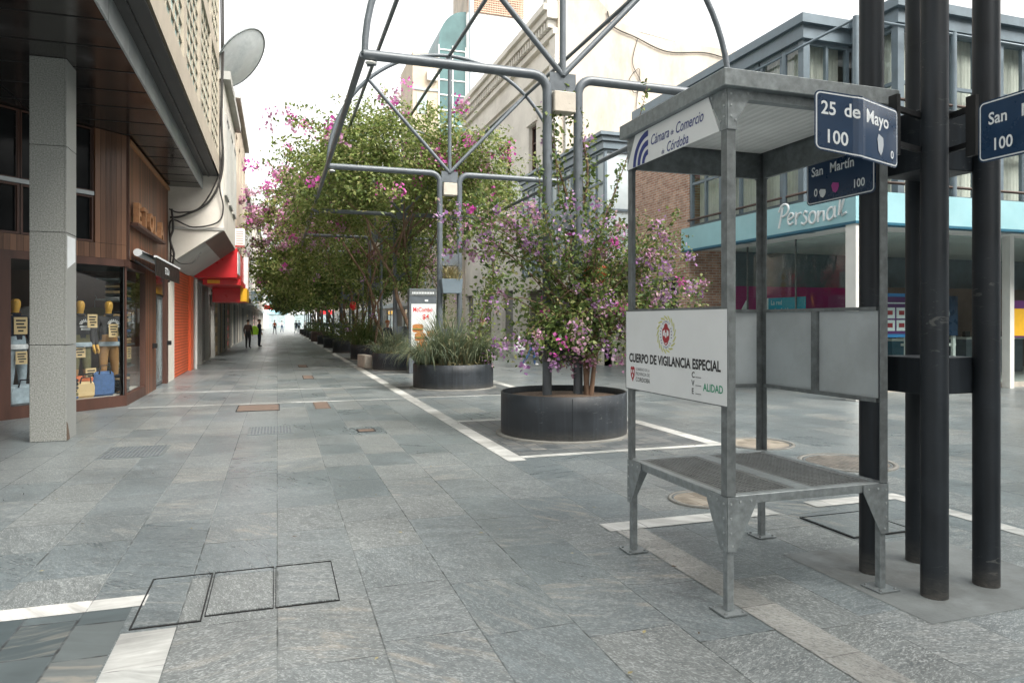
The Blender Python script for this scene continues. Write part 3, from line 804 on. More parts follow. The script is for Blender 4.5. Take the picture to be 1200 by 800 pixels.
    for k in range(26):
        a = 2*math.pi*k/26
        if k % 7 == 3: continue
        c = Vector(S(cs+.066*math.cos(a), cz+.082*math.sin(a), .0016)); g.obox(c, (0,-math.cos(a),math.sin(a)), (0,math.sin(a),math.cos(a)), (-1,0,0), .005, .003, .0003)
    g.mat(0)
    g.prism([(-.045,.030),(-.024,.045),(-.018,.062),(0,.072),(.018,.062),(.024,.045),(.045,.030),(.040,-.028),(.022,-.058),(0,-.072),(-.022,-.058),(-.040,-.028)][::-1], S(cs, cz, .0016), ax, ay, (-1,0,0), .0005)
    g.mat(2)
    for poly in ([(-.032,.022),(-.010,.030),(-.014,-.012),(-.034,-.006)], [(.032,.022),(.010,.030),(.014,-.012),(.034,-.006)], [(-.007,.012),(.007,.012),(.007,-.02),(-.007,-.02)],
                 [(-.045,-.030),(-.02,-.050),(0,-.055),(.02,-.050),(.045,-.030),(.030,-.044),(0,-.062),(-.030,-.044)]):
        g.prism(poly[::-1], S(cs, cz, .0024), ax, ay, (-1,0,0), .0004)
    g.build('emblem', [M['red_ink'], M['blue_ink'], M['sign_white'], M['yel_ink'], M['white_sheet']], sp)
    # roof: slatted ceiling, beams, slab with fascia, low raised lid
    c = MB(); c.box(X0+.06, X1-.06, Y0+.06, Y1-.06, H-.035, H-.015); c.build('ceiling', M['ceil'], root)
    b = MB(); b.box(X0+.007, X1-.007, Y0+.002, Y0+.056, H-.05, H-.001); b.box(X0+.007, X0+.056, Y0+.057, Y1-.057, H-.05, H-.001)
    b.build('roof_beam', M['galv'], root)
    b = MB(); b.box(X0+.057, X1-.057, Y1-.03, Y1-.003, H-.215, H-.001); b.build('header', M['galv_dark'], root)
    b = MB(); b.box(X1-.03, X1-.003, Y0+.057, Y1-.057, H-.215, H-.001); b.build('header', M['galv_dark'], root)
    b = MB(); o_ = .045; b.box(X0-o_, X1+o_, Y0-o_, Y1+o_, H, H+.095); b.build('roof', M['galv'], root, bevel=.004)
    b = MB(); b.box(X0+.25, X1-.1, Y0+.25, Y1-.1, H+.0951, H+.13); b.build('roof_lid', M['galv_dark'], root, bevel=.004)
    # chamber of commerce board under the roof edge
    def T(s, z, d=0): return (X0-.012-d, Y1-s, z)
    q = MB(); zl, zh = H-.222, H-.003
    q.prism([(0.0, zl), (1.03+.06, zl), (.99, zh), (.13, zh)][::-1], (X0-.008, Y1, 0), (0,-1,0), (0,0,1), (-1,0,0), .004)
    hd = q.build('name_board', M['white_sheet'], root)
    g = MB()
    for r0, r1 in ((.168,.207), (.106,.144), (.046,.082)):
        n = 12; ce = (.305, zl+.001)
        lo = [(ce[0]-r1*math.cos(math.pi/2*k/n), ce[1]+r1*math.sin(math.pi/2*k/n)) for k in range(n+1)]
        hi = [(ce[0]-r0*math.cos(math.pi/2*k/n), ce[1]+r0*math.sin(math.pi/2*k/n)) for k in range(n+1)]
        for k in range(n):
            P = [T(*lo[k], .0015), T(*lo[k+1], .0015), T(*hi[k+1], .0015), T(*hi[k], .0015)]
            g.quad(*P)
    g.build('emblem', M['blue_ink'], hd)
    g = MB()
    # narrow italic serif-like lettering
    for body, s0, z, size in (('Cámara', .335, zl+.098, .094), ('de', .585, zl+.105, .045), ('Comercio', .64, zl+.098, .094), ('de', .475, zl+.010, .045), ('Córdoba', .535, zl+.010, .088)):
        g.text(body, T(s0, z, .0015), (0,-1,0), (0,0,1), size, shear=.28, bold=.006, xs=.78)
    g.build('lettering', M['blue_ink'], hd)
    return root
make_booth()

# ------------------------------------------------------------------ street name plates
def rrect(w, h, r, n=5):
    P = []
    for cx, cy, a in ((w-r, r, -90), (w-r, h-r, 0), (r, h-r, 90), (r, r, 180)):
        P += [(cx+r*math.cos(R(a+90*k/n)), cy+r*math.sin(R(a+90*k/n))) for k in range(n+1)]
    return P
def grid_rrect(w, h, r, ins, nx=24):
    """columns of a rounded rectangle as (x, ylo, yhi)"""
    out = []
    xs = sorted(set([ins + (w-2*ins)*k/nx for k in range(nx+1)] + [ins+(r-ins)*(1-math.cos(R(15*k))) for k in range(7)] + [w-ins-(r-ins)*(1-math.cos(R(15*k))) for k in range(7)]))
    for x in xs:
        rr = r-ins; e = min(x-ins, w-ins-x)
        y = ins + (rr - math.sqrt(max(0, rr*rr-(rr-e)**2)) if e < rr else 0)
        out.append((x, y, h-y))
    return out
def street_sign(label, fn, w, h, texts, stickers=()):
    root = empty('street_sign', (0,0,0), 0, label, 'street sign', 'blue street name signs on the post cluster')
    def sheet2(ins, d):
        mb = MB(); cols = grid_rrect(w, h, .035, ins)
        for a, b in zip(cols[:-1], cols[1:]):
            mb.quad(fn(a[0],a[1],d), fn(b[0],b[1],d), fn(b[0],b[2],d), fn(a[0],a[2],d))
        return mb
    mb = sheet2(0, 0); 
    back = sheet2(0, -.004); mb.add(back.v, [tuple(reversed(f)) for f in back.f])
    cols = grid_rrect(w, h, .035, 0)
    for a, b in zip(cols[:-1], cols[1:]):
        for i in (1, 2): mb.quad(fn(a[0],a[i],0), fn(b[0],b[i],0), fn(b[0],b[i],-.004), fn(a[0],a[i],-.004))
    mb.build('plate', M['navy'], root)
    # white line near the edge: white sheet with a navy face a little proud of it
    sheet2(.008, .0012).build('border', M['sign_white'], root)
    sheet2(.0155, .0024).build('face', M['navy'], root)
    t = MB()
    for body, x, y, size, xs in texts:
        t.text(body, None, None, None, size, bold=.018, xs=xs, fn=lambda a, b, x=x, y=y: fn(x+a, y+b, .0038))
    t.build('lettering', M['sign_white'], root)
    for x, y, a, b, m in stickers:
        s = MB(); n = 9
        pts = [(x+a*math.cos(2*math.pi*k/n)*(1+.25*math.sin(k*2.3)), y+b*math.sin(2*math.pi*k/n)*(1+.2*math.cos(k*1.7))) for k in range(n)]
        s.add([fn(p, q, .005) for p, q in pts], [tuple(range(n))]); s.build('sticker', m, root)
    return root
fw = Vector((math.sin(R(YAW)), math.cos(R(YAW)), 0)); rt = Vector((math.cos(R(YAW)), -math.sin(R(YAW)), 0)); up = Vector((0,0,1))
def bent(A, B, C, w, drop):
    """a plate through plan points A-B-C, bent at B, sagging towards its fixed end C"""
    A, B, C = Vector(A), Vector(B), Vector(C); l1 = (B-A).length; l2 = (C-B).length
    def fn(x, y, d):
        s = x
        k = 1/(1+math.exp(-(s-l1)/.018)); k = min(max((s-l1+.03)/.06, 0), 1)
        d1, d2 = (B-A).normalized(), (C-B).normalized()
        p = A + d1*s if s < l1-.03 else (B + d2*(s-l1) if s > l1+.03 else (A+d1*s)*(1-k) + (B+d2*(s-l1))*k)
        dd = (d1*(1-k)+d2*k).normalized(); n = Vector((dd.y, -dd.x, 0))
        zz = y - drop*min(1, s/l1)
        return tuple(p + n*d + Vector((0,0,zz)))
    return fn
street_sign('bent navy street sign reading 25 de Mayo 100 in front of the booth roof', bent((2.77,3.137,2.535),(2.905,2.945,2.535),(3.28,3.075,2.535), .6, .085), .64, .325,
            [('25', .035, .20, .10, .78), ('de', .150, .205, .10, .78), ('Mayo', .275, .20, .10, 1.15), ('100', .055, .05, .10, .78), ('0', .55, .045, .06, 1.2)],
            [(.43,.105,.035,.055, M['sticker'])])
fl = lambda P, D, N: (lambda x, y, d: tuple(Vector(P) + Vector(D)*x + Vector(N)*d + up*y))
street_sign('navy street sign reading San Martín 0, partly behind the bent sign', fl((3.52, 4.06, 2.40), (0,-1,0), (-1,0,0)), .60, .325,
            [('San', .05, .195, .09, .9), ('Martín', .22, .195, .09, .9), ('0', .075, .055, .075, .9), ('100', .42, .055, .075, .9)],
            [(.155,.07,.032,.03, M['sign_white']), (.27,.09,.035,.035, M['bract_mag'])])
street_sign('navy street sign reading San Martín 100 at the right edge', fl((3.71, 2.93, 2.475), (0,-1,0), (-1,0,0)), .60, .335,
            [('San', .06, .20, .092, .85), ('Martín', .24, .20, .092, .85), ('100', .08, .055, .092, .85)])
def bracket(pts, label):
    b = MB()
    for z in (2.60, 2.80):
        b.bar((*pts[0], z), (*pts[1], z), .025, .03)
    b.obox(((pts[1][0]), pts[1][1], 2.70), (1,0,0), (0,1,0), (0,0,1), .012, .03, .17)
    o = b.build('sign_bracket', M['black']); tag(o, label, 'bracket', 'brackets that hold the street signs')
bracket(((3.62, 3.20), (3.30, 3.11)), 'black bracket holding the bent 25 de Mayo sign')
bracket(((3.76, 3.22), (3.725, 2.98)), 'black bracket holding the sign at the right edge')
bracket(((3.61, 3.5), (3.535, 3.63)), 'black bracket behind the booth roof holding the hidden sign')

# ------------------------------------------------------------------ planters
def planter(x, y, r, h, label, m, grp='round steel planters'):
    root = empty('planter', (x, y, 0), 0, label, 'planter', grp)
    a = MB(); a.lathe([(r, .005), (r, .3*h), (r, .65*h), (r, h), (r-.012, h+.004), (r-.02, h), (r-.02, h-.10)], n=56); a.build('tub', m, root)
    b = MB(); b.lathe([(r+.07, .0), (r+.07, .022), (r+.001, .024)], n=56); b.build('footing', M['concrete'], root)
    c = MB(); rnd = random.Random(int(x*7+y*13)); prof = [(0, h-.05), (r*.4, h-.055), (r*.8, h-.075), (r-.021, h-.09)]
    c.lathe(prof, n=40); c.build('soil', M['soil'], root)
    s = MB()
    for a_ in (R(255), R(100)): 
        s.obox((math.cos(a_)*(r+.001), math.sin(a_)*(r+.001), h/2), (-math.sin(a_), math.cos(a_), 0), (0,0,1), (math.cos(a_), math.sin(a_), 0), .004, h/2-.02, .0015)
    s.build('seam', M['steel_dark'], root)
    return root
planter(3.9, 9.42, .90, .60, 'round charcoal planter holding the pink flowering shrub', M['planter'])
planter(4.05, 16.75, .97, .58, 'round charcoal planter overflowing with long grass', M['planter'])
planter(3.85, 23.3, .9, .56, 'dark planter behind the advertising totem', M['planter'])
planter(3.8, 30.0, .92, .62, 'charcoal planter with grass behind the brown bench', M['planter'])
planter(3.55, 36.8, .9, .62, 'charcoal planter just beyond the grassy one with the red lantern', M['planter'])
fp = None
for k, y in enumerate(FY[5:13]):
    if fp is None:
        fp = planter(3.5, y, .9, .6, 'distant charcoal planter in the row under the canopy', M['planter']); o = fp
    else: o = copy_tree(fp)
    o.location.y = y
planter(3.3, 56.9, .85, .8, 'distant planter of brownish red steel', M['corten'])
b = empty('bench', (3.45, 24.0, 0), R(8), 'low curved bench of brown steel with cream concrete end', 'bench')
s = MB(); s.lathe([(.42,.0),(.42,.50),(.40,.52),(0,.52)], n=32); s.build('drum', M['corten'], b)
s = MB(); s.box(-.62,-.36,.3,1.3,0,.44); s.build('end_block', M['cream_concrete'], b, bevel=.02)

# grey flower box hung between the second frame's posts
fb = empty('flower_box', (3.9, 16.42, 2.25), 0, 'grey flower box with dried plants hung between the posts', 'flower box')
s = MB(); s.prism([(-.22,.0),(.22,.0),(.26,.34),(-.26,.34)], (0,-.2,0), (1,0,0), (0,0,1), (0,1,0), .34); s.build('box', M['bluegrey'], fb, bevel=.006)
fb2 = empty('flower_box', (3.9, 9.46, 1.02), 0, 'dark hanging box of trailing plants low between the shrub planter posts', 'flower box')
s = MB(); s.box(-.3,.3,-.17,.17,0,.30); s.build('box', M['steel_dark'], fb2, bevel=.006)
# ------------------------------------------------------------------ buildings
def wloc(o):
    v = Vector((0,0,0))
    while o is not None: v = v + o.location; o = o.parent
    return v
def part(mb, name, m, parent, bevel=0):
    """build from world coordinates under a parent"""
    o = mb.build(name, m, None, bevel)
    o.parent = parent; o.location = -wloc(parent)
    return o
def frame_bars(mb, O, D, N, x0, x1, z0, z1, xs=(), zs=(), w=.06, d=.06, off=.1):
    """window frame and glazing bars in a wall plane, set back by off"""
    O, D, N = Vector(O), Vector(D), Vector(N); Z = Vector((0,0,1))
    def b(cx, cz, hx, hz, dd=d): mb.obox(O + D*cx + Z*cz - N*off, D, N, Z, hx, dd/2, hz)
    b((x0+x1)/2, z1-w/2, (x1-x0)/2, w/2); b((x0+x1)/2, z0+w/2, (x1-x0)/2, w/2)
    b(x0+w/2, (z0+z1)/2, w/2, (z1-z0)/2-w); b(x1-w/2, (z0+z1)/2, w/2, (z1-z0)/2-w)
    for x in xs: b(x, (z0+z1)/2, w*.4, (z1-z0)/2-w, d*.9)
    for z in zs: b((x0+x1)/2, z, (x1-x0)/2-w, w*.4, d*.8)
def pane(mb, O, D, N, x0, x1, z0, z1, off):
    O, D, N = Vector(O), Vector(D), Vector(N); Z = Vector((0,0,1))
    mb.quad(*[tuple(O + D*x + Z*z - N*off) for x, z in ((x0,z0),(x1,z0),(x1,z1),(x0,z1))])

# ---- corner clothes shop on the left
XS = -2.70
A = Vector((-4.9, 12.65, 0)); B = Vector((XS, 14.98, 0)); D = (B-A).normalized(); L = (B-A).length; N = Vector((D.y, -D.x, 0)); ZU = Vector((0,0,1))
shop = empty('shop_building', (-5.5, 16.5, 0), 0, 'corner clothes shop with red brown boards, stone pillar and dark overhanging soffit', 'building')
mb = MB(); wall(mb, A, D, N, L, .0, 2.75, [(1.15, L-.03, .2, 2.62)], .12, False); 
mb.obox(B + Vector((.0,.0,0)) + ZU*2.685, (0,1,0), (1,0,0), (0,0,1), .04, .04, .064)
part(mb, 'window_surround', M['wood_trim'], shop)
mb = MB(); wall(mb, (XS,14.985,0), (0,1,0), (1,0,0), 2.05, 0, 2.75, [(0.0, 1.95, .2, 2.62)], .12, False); part(mb, 'window_surround', M['wood_trim'], shop)
mb = MB(); mb.obox(B+ZU*1.41-N*.03-Vector((.03,0,0)), D, N, ZU, .016, .016, 1.205); part(mb, 'corner_mullion', M['galv'], shop)
# display glass
mb = MB(); pane(mb, A, D, N, 1.16, L-.035, .2, 2.62, .05); part(mb, 'display_glass', M['glass'], shop)
mb = MB(); mb.quad((XS-.05,15.02,.2),(XS-.05,16.93,.2),(XS-.05,16.93,2.62),(XS-.05,15.02,2.62)); part(mb, 'display_glass', M['glass'], shop)
# display floor, back wall and ceiling
mb = MB(); mb.box(-9,-2.83,17.06,17.1,0,2.7); mb.box(-6.4,-6.35,11,17.05,0,2.7); part(mb, 'inner_wall', M['brown_canvas'], shop)
mb = MB(); mb.prism([(-6.3,11.3),(-5.0,12.75),(-2.85,15.06),(-2.85,17.05),(-6.3,17.05)], (0,0,.08), (1,0,0), (0,1,0), (0,0,1), .12); part(mb, 'display_floor', M['cream_concrete'], shop)
mb = MB(); mb.prism([(-6.3,11.3),(-5.0,12.75),(-2.85,15.06),(-2.85,17.05),(-6.3,17.05)], (0,0,2.66), (1,0,0), (0,1,0), (0,0,1), .05); part(mb, 'display_ceiling', M['soffit_dull'], shop)
# ribbed band, upper windows, ribbed panel on the chamfer
mb = MB(); wall(mb, A, D, N, L, 2.753, 3.02, [], .1); part(mb, 'ribbed_boarding', M['wood_x'], shop)
mb = MB(); wall(mb, A + D*(L-.62), D, N, .62, 3.025, 5.09, [], .1); part(mb, 'ribbed_boarding', M['wood_x'], shop)
for (a, b_) in ((.02, 1.30), (1.32, L-.63)):
    mb = MB(); frame_bars(mb, A, D, N, a, b_, 3.03, 3.86, w=.035, off=.06); frame_bars(mb, A, D, N, a, b_, 3.94, 5.08, w=.02, off=.06)
    f = part(mb, 'upper_window', M['wood_trim'], shop)
    mb = MB(); pane(mb, A, D, N, a+.04, b_-.04, 3.07, 5.04, .09); part(mb, 'pane', M['black_glass'], f)
mb = MB(); mb.obox(A + D*((L-.63)/2) + ZU*3.90 - N*.05, D, N, ZU, (L-.65)/2, .05, .035); part(mb, 'window_rail', M['fascia'], shop)
# wall with boards on the street
mb = MB(); wall(mb, (XS,15.1,0), (0,1,0), (1,0,0), 5.2, 2.78, 5.05, [], .15); part(mb, 'board_cladding', M['wood'], shop)
mb = MB(); mb.box(XS-.1, XS+.035, 14.99, 15.10, 2.76, 5.09); part(mb, 'corner_board', M['wood_trim'], shop)
mb = MB(); mb.box(XS-.1, XS+.05, 15.11, 20.28, 4.98, 5.06); part(mb, 'top_trim', M['wood_letter'], shop)
# jamb, glazed door, end post
mb = MB(); wall(mb, (XS,17.04,0), (0,1,0), (1,0,0), 1.36, 0, 2.775, [], .2); part(mb, 'door_jamb', M['wood'], shop)
mb = MB(); mb.box(XS-.10, XS-.04, 18.40, 20.0, 2.25, 2.77); part(mb, 'door_transom', M['dark_glass'], shop)
mb = MB(); O = Vector((XS-.12,0,0)); frame_bars(mb, O, (0,1,0), (1,0,0), 18.40, 20.0, .03, 2.24, (19.2,), (), .07, .06, 0); dr = part(mb, 'door', M['galv_dark'], shop)
mb = MB(); pane(mb, O, (0,1,0), (1,0,0), 18.45, 19.95, .05, 2.2, .0); part(mb, 'pane', M['pale_glass'], dr)
mb = MB(); mb.box(XS-.2, XS+.01, 20.0, 20.28, 0, 2.775); part(mb, 'end_post', M['wood_trim'], shop)
for y in (17.9, 20.14):
    mb = MB(); mb.box(XS+.003, XS+.10, y-.06, y+.06, .98, 1.09); part(mb, 'wall_box', M['black'], shop, .006)
mb = MB(); mb.box(-9, XS-.21, 17.5, 20.28, 0, 5.09); part(mb, 'wall', M['soffit_dull'], shop)
# timber letters
lt = MB()
for k, ch in enumerate('ETOLA'):
    lt = MB(); lt.text(ch, (XS+.05, 15.30 + k*.64 + (.2 if k == 4 else 0), 3.50), (0,1,0), (0,0,1), .56, bold=.022, xs=1.15, n=(1,0,0), depth=.10); part(lt, 'letter', M['wood_letter'], shop)
mb = MB(); mb.box(XS+.02, XS+.16, 15.2, 18.75, 3.43, 3.49); part(mb, 'letter_shelf', M['wood_trim'], shop)
# roller awning over the door
mb = MB(); mb.tube([(XS+.12, 15.35, 2.93), (XS+.12, 19.0, 2.93)], .075, 14); aw = part(mb, 'awning', M['sign_white'], shop)
mb = MB(); mb.quad((XS+.12,15.4,2.99),(XS+.12,18.95,2.99),(XS+.42,18.95,2.86),(XS+.42,15.4,2.86)); mb.box(XS+.42, XS+.435, 15.4, 18.95, 2.50, 2.86); part(mb, 'canvas', M['black'], aw)
mb = MB(); mb.box(XS+.40, XS+.45, 15.38, 18.97, 2.85, 2.885); part(mb, 'front_bar', M['sign_white'], aw)
mb = MB(); mb.text('ETOLA', (XS+.438, 16.6, 2.60), (0,1,0), (0,0,1), .2, bold=.02, xs=1.0); part(mb, 'lettering', M['sign_white'], aw)
for y in (15.42, 18.92):
    mb = MB(); mb.bar((XS+.06,y,2.78),(XS+.41,y,2.55),.03); part(mb, 'arm', M['black'], aw)
# pillar of stone slabs
pl = None
zs = [0, 1.28, 2.78, 3.93, 5.1]
mb = MB()
for a, b_ in zip(zs[:-1], zs[1:]):
    mb.box(-3.10, -2.69, 10.85, 11.32, a + .002, b_ - .004)
pl = part(mb, 'pillar', M['granite_rough'], shop, .006)
mb = MB()
for a, b_ in zip(zs[:-1], zs[1:]):
    mb.box(-2.689, -2.672, 10.845, 11.325, a + .004, b_ - .007)
part(mb, 'side_slab', M['granite'], pl)
mb = MB(); mb.box(-3.09, -2.70, 10.86, 11.31, 0, 5.1); part(mb, 'core', M['dark'], pl)
mb = MB(); mb.prism([(10.88,2.30),(11.27,2.42),(11.27,2.74),(10.88,2.74)], (-2.671,0,0), (0,1,0), (0,0,1), (1,0,0), .002); part(mb, 'poster_remnant', M['sign_white'], pl)
mb = MB(); mb.prism([(10.847,0.004),(11.0,0.01),(10.95,.12),(10.9,.22),(10.847,.26)], (-2.6715,0,0), (0,1,0), (0,0,1), (1,0,0), .003); part(mb, 'broken_corner', M['soil'], pl)
# soffit panels, fascia, upper floor
mb = MB()
mb.box(-14, -1.89, 5.6, 20.28, 5.10, 5.14)
part(mb, 'soffit', M['soffit'], shop)
mb = MB()
for k in range(16): mb.box(-6, -1.90, 5.6+.93*k-.008, 5.6+.93*k+.008, 5.092, 5.0995)
for x in (-3.9,): mb.box(x-.01, x+.01, 5.61, 20.27, 5.086, 5.0915)
part(mb, 'soffit_joint', M['black'], shop)
mb = MB()
for k in range(12): mb.box(-1.888, -1.86, 5.6+1.225*k+.008, 5.6+1.225*(k+1)-.008, 5.07, 5.42)
part(mb, 'fascia', M['fascia'], shop)
mb = MB(); mb.box(-1.885, -1.50, 5.61, 20.27, 5.425, 5.47); part(mb, 'step_soffit', M['soffit_dull'], shop)
mb = MB(); mb.box(-1.74, -1.70, 5.62, 20.2, 5.39, 5.424); part(mb, 'cable_duct', M['black'], shop)
UF = -1.46
ops = []; y0 = 5.6; bw = 2.445
for k in range(6):
    ops += [(.16+bw*k, bw*(k+1)-.12, 5.92, 8.25), (.16+bw*k, bw*(k+1)-.12, 8.62, 11.6)]
mb = MB(); wall(mb, (UF, y0, 0), (0,1,0), (1,0,0), 14.67, 5.46, 12.4, ops, .16)
mb.quad((UF,y0+14.67,5.46),(UF-10,y0+14.67,5.46),(UF-10,y0+14.67,12.4),(UF,y0+14.67,12.4)); mb.quad((UF,y0,5.46),(UF-10,y0,5.46),(UF-10,y0,12.4),(UF,y0,12.4))
mb.quad((UF,y0,12.4),(UF,y0+14.67,12.4),(UF-10,y0+14.67,12.4),(UF-10,y0,12.4))
part(mb, 'upper_wall', M['concrete_beige'], shop)
for (a, b_, c, d) in ops:
    mb = MB(); nx = 5; nz = 8
    for i in range(1, nx): mb.box(UF-.075, UF-.035, y0+a+(b_-a)*i/nx-.014, y0+a+(b_-a)*i/nx+.014, c, d)
    for j in range(1, nz): mb.box(UF-.075, UF-.032, y0+a, y0+b_, c+(d-c)*j/nz-.014, c+(d-c)*j/nz+.014)
    f = part(mb, 'glass_block_window', M['concrete_beige'], shop)
    mb = MB(); mb.quad((UF-.06,y0+a,c),(UF-.06,y0+b_,c),(UF-.06,y0+b_,d),(UF-.06,y0+a,d)); part(mb, 'pane', M['glassblock'], f)

# ---- white building with slanted bay, orange shutter
wb = empty('white_building', (-4.5, 23, 0), 0, 'white plaster building with a slanted bay above an orange roller shutter', 'building')
BX = -1.36
mb = MB(); mb.prism([(BX,4.03),(BX,8.0),(-9,8.0),(-9,3.07),(XS,3.07)], (0,20.30,0), (1,0,0), (0,0,1), (0,1,0), 5.5); part(mb, 'bay_wall', M['plaster'], wb)
mb = MB(); mb.prism([(BX+.03,4.0),(BX+.03,4.07),(XS-.02,4.07),(XS-.02,4.0)], (0,20.27,0), (1,0,0), (0,0,1), (0,1,0), .03); part(mb, 'ledge', M['plaster_grey'], wb)
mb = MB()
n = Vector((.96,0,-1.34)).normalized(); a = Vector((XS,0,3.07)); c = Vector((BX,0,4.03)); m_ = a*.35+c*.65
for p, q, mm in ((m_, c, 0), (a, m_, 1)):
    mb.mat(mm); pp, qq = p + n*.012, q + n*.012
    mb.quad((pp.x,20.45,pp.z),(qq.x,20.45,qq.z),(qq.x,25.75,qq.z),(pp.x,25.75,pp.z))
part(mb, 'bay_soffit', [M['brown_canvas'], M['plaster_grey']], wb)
mb = MB(); mb.box(BX-.3, BX+.18, 20.2, 25.85, 8.0, 8.22); part(mb, 'cornice', M['plaster_grey'], wb)
for k in range(3):
    mb = MB(); frame_bars(mb, (BX,20.5+1.75*k,0), (0,1,0), (1,0,0), .15, 1.4, 5.0, 7.2, (.78,), (), .07, .08, -.02); f = part(mb, 'window', M['plaster_grey'], wb)
    mb = MB(); pane(mb, (BX,20.5+1.75*k,0), (0,1,0), (1,0,0), .2, 1.35, 5.05, 7.15, -.012); part(mb, 'pane', M['pale_glass'], f)
mb = MB(); mb.box(-9, XS, 20.3, 21.5, 0, 3.06); mb.box(-9, XS-.2, 21.5, 25.8, 0, 3.06); part(mb, 'pier', M['plaster'], wb)
mb = MB(); mb.box(XS-.12, XS-.03, 21.5, 25.0, 0, 3.06); part(mb, 'roller_shutter', M['orange'], wb)
mb = MB(); mb.box(XS-.1, XS+.05, 25.0, 25.75, 0, 3.06); part(mb, 'shutter_post', M['orange_p'], wb)
mb = MB(); mb.tube([(XS+.1,25.9,0),(XS+.1,25.9,3.0)], .05, 8); part(mb, 'downpipe', M['white'], wb)

# dish, cables
dish = empty('satellite_dish', (-.98, 20.95, 8.85), 0, 'large blue grey satellite dish above the white building on the left', 'satellite dish')
dn = Vector((-.728,.277,.626)).normalized()
q = dn.to_track_quat('Z', 'Y').to_matrix()
mb = MB(); prof = [(0.0,-.08),(.2,-.074),(.4,-.055),(.58,-.025),(.70,.0),(.715,.004),(.70,.012),(.58,-.014),(.4,-.045),(0,-.07)]
mb.lathe(prof, n=40); mb.v = [tuple((q @ Vector(v))*1.3) for v in mb.v]; mb.build('reflector', M['dish'], dish)
mb = MB(); mb.tube([tuple((q @ Vector((.71*math.cos(R(10*k)), .71*math.sin(R(10*k)), .0)))*1.3) for k in range(37)], .022, 6, False); mb.build('rim', M['galv_dark'], dish)
mb = MB(); mb.tube([(-.05,0,-.1),(-.35,.1,-.35),(-.62,.15,-.75),(-.62,.15,-1.0)], .035, 8); mb.build('mast', M['galv_dark'], dish)
mb = MB(); mb.tube([tuple(q @ Vector((-.55,-.3,0))), tuple(q @ Vector((-.1,-.1,.5)))], .015, 6); mb.build('feed_arm', M['galv_dark'], dish)
rnd = random.Random(4)
def cable(pts, r, label):
    P = [Vector(p) for p in pts]; out = []
    for i in range(len(P)-1):
        p0, p1, p2, p3 = P[max(i-1,0)], P[i], P[i+1], P[min(i+2,len(P)-1)]
        for k in range(8):
            t = k/8
            out.append(.5*((2*p1)+(-p0+p2)*t+(2*p0-5*p1+4*p2-p3)*t*t+(-p0+3*p1-3*p2+p3)*t**3))
    out.append(P[-1])
    mb = MB(); mb.tube(out, r, 6); o = mb.build('cable', M['cable']); tag(o, label, 'cable', 'loose black cables on the left facades'); return o
cable([(-1.40,20.24,12),(-1.36,20.22,9),(-1.40,20.2,7),(-1.38,20.2,5.6),(-1.7,20.2,4.75),(-2.3,20.2,4.35),(-2.64,20.22,4.28)], .03, 'thick black cable running down the building edge and sagging left to the boards')
cable([(-1.44,20.25,11.5),(-1.40,20.2,8),(-1.46,20.2,6.4),(-1.46,20.2,5.5),(-1.9,20.2,4.6),(-2.4,20.2,4.42),(-2.66,20.22,4.5)], .02, 'thin black cable looping below the thick one on the white wall')
cable([(-1.36,20.25,6.2),(-1.45,20.2,5.2),(-1.36,20.2,4.6),(-1.5,20.2,4.2),(-2.1,20.2,4.05),(-2.62,20.22,4.2),(-2.62,20.2,3.4),(-2.66,20.2,2.6)], .022, 'black cable hanging down beside the boards to the awning')
cable([(-2.60,20.2,4.5),(-2.56,20.16,4.0),(-2.63,20.16,3.7),(-2.54,20.16,3.3),(-2.64,20.2,2.9)], .03, 'knotted cable bundle between the boards and the orange shutter')
cable([(-2.64,20.2,3.35),(-2.4,20.1,3.1),(-2.1,20.1,3.12),(-1.9,20.2,3.4)], .015, 'thin cable curving under the slanted bay')

# ---- red shop sign
rs = empty('shop_sign', (-2.0, 27.5, 3.0), 0, 'red fast food sign box with yellow trim projecting over the street', 'shop sign')
mb = MB(); mb.box(XS+.05, -1.30, 25.86, 30.8, 3.06, 4.08); part(mb, 'upper_box', M['red'], rs, .02)
mb = MB(); mb.box(-1.298, -1.27, 25.9, 27.4, 3.2, 3.95); part(mb, 'side_panel', M['sign_white'], rs)
mb = MB(); mb.box(-2.45, -1.22, 26.6, 30.7, 2.86, 3.055); part(mb, 'lower_strip', M['red'], rs)
mb = MB(); mb.box(-2.3, -1.9, 26.57, 26.6, 2.90, 3.02); part(mb, 'yellow_band', M['yellow'], rs)
mb = MB(); mb.box(-2.35, -1.15, 29.2, 31.2, 2.32, 2.855); part(mb, 'valance', M['red'], rs)
mb = MB(); mb.box(-1.35, -1.12, 29.15, 29.19, 2.35, 2.85); mb.box(-1.149, -1.12, 29.2, 31.2, 2.35, 2.85); part(mb, 'yellow_band', M['yellow'], rs)
mb = MB(); mb.box(-1.30, -1.13, 30.82, 31.6, 2.9, 4.2); part(mb, 'side_panel', M['sign_white'], rs)
for k, (y, z) in enumerate(((31.2, 3.95), (31.2, 3.5), (31.2, 3.08))):
    mb = MB(); mb.disc((-1.126, y, z), .19, 16, (0,1,0), (0,0,1)); part(mb, 'round_emblem', M['yellow'], rs)

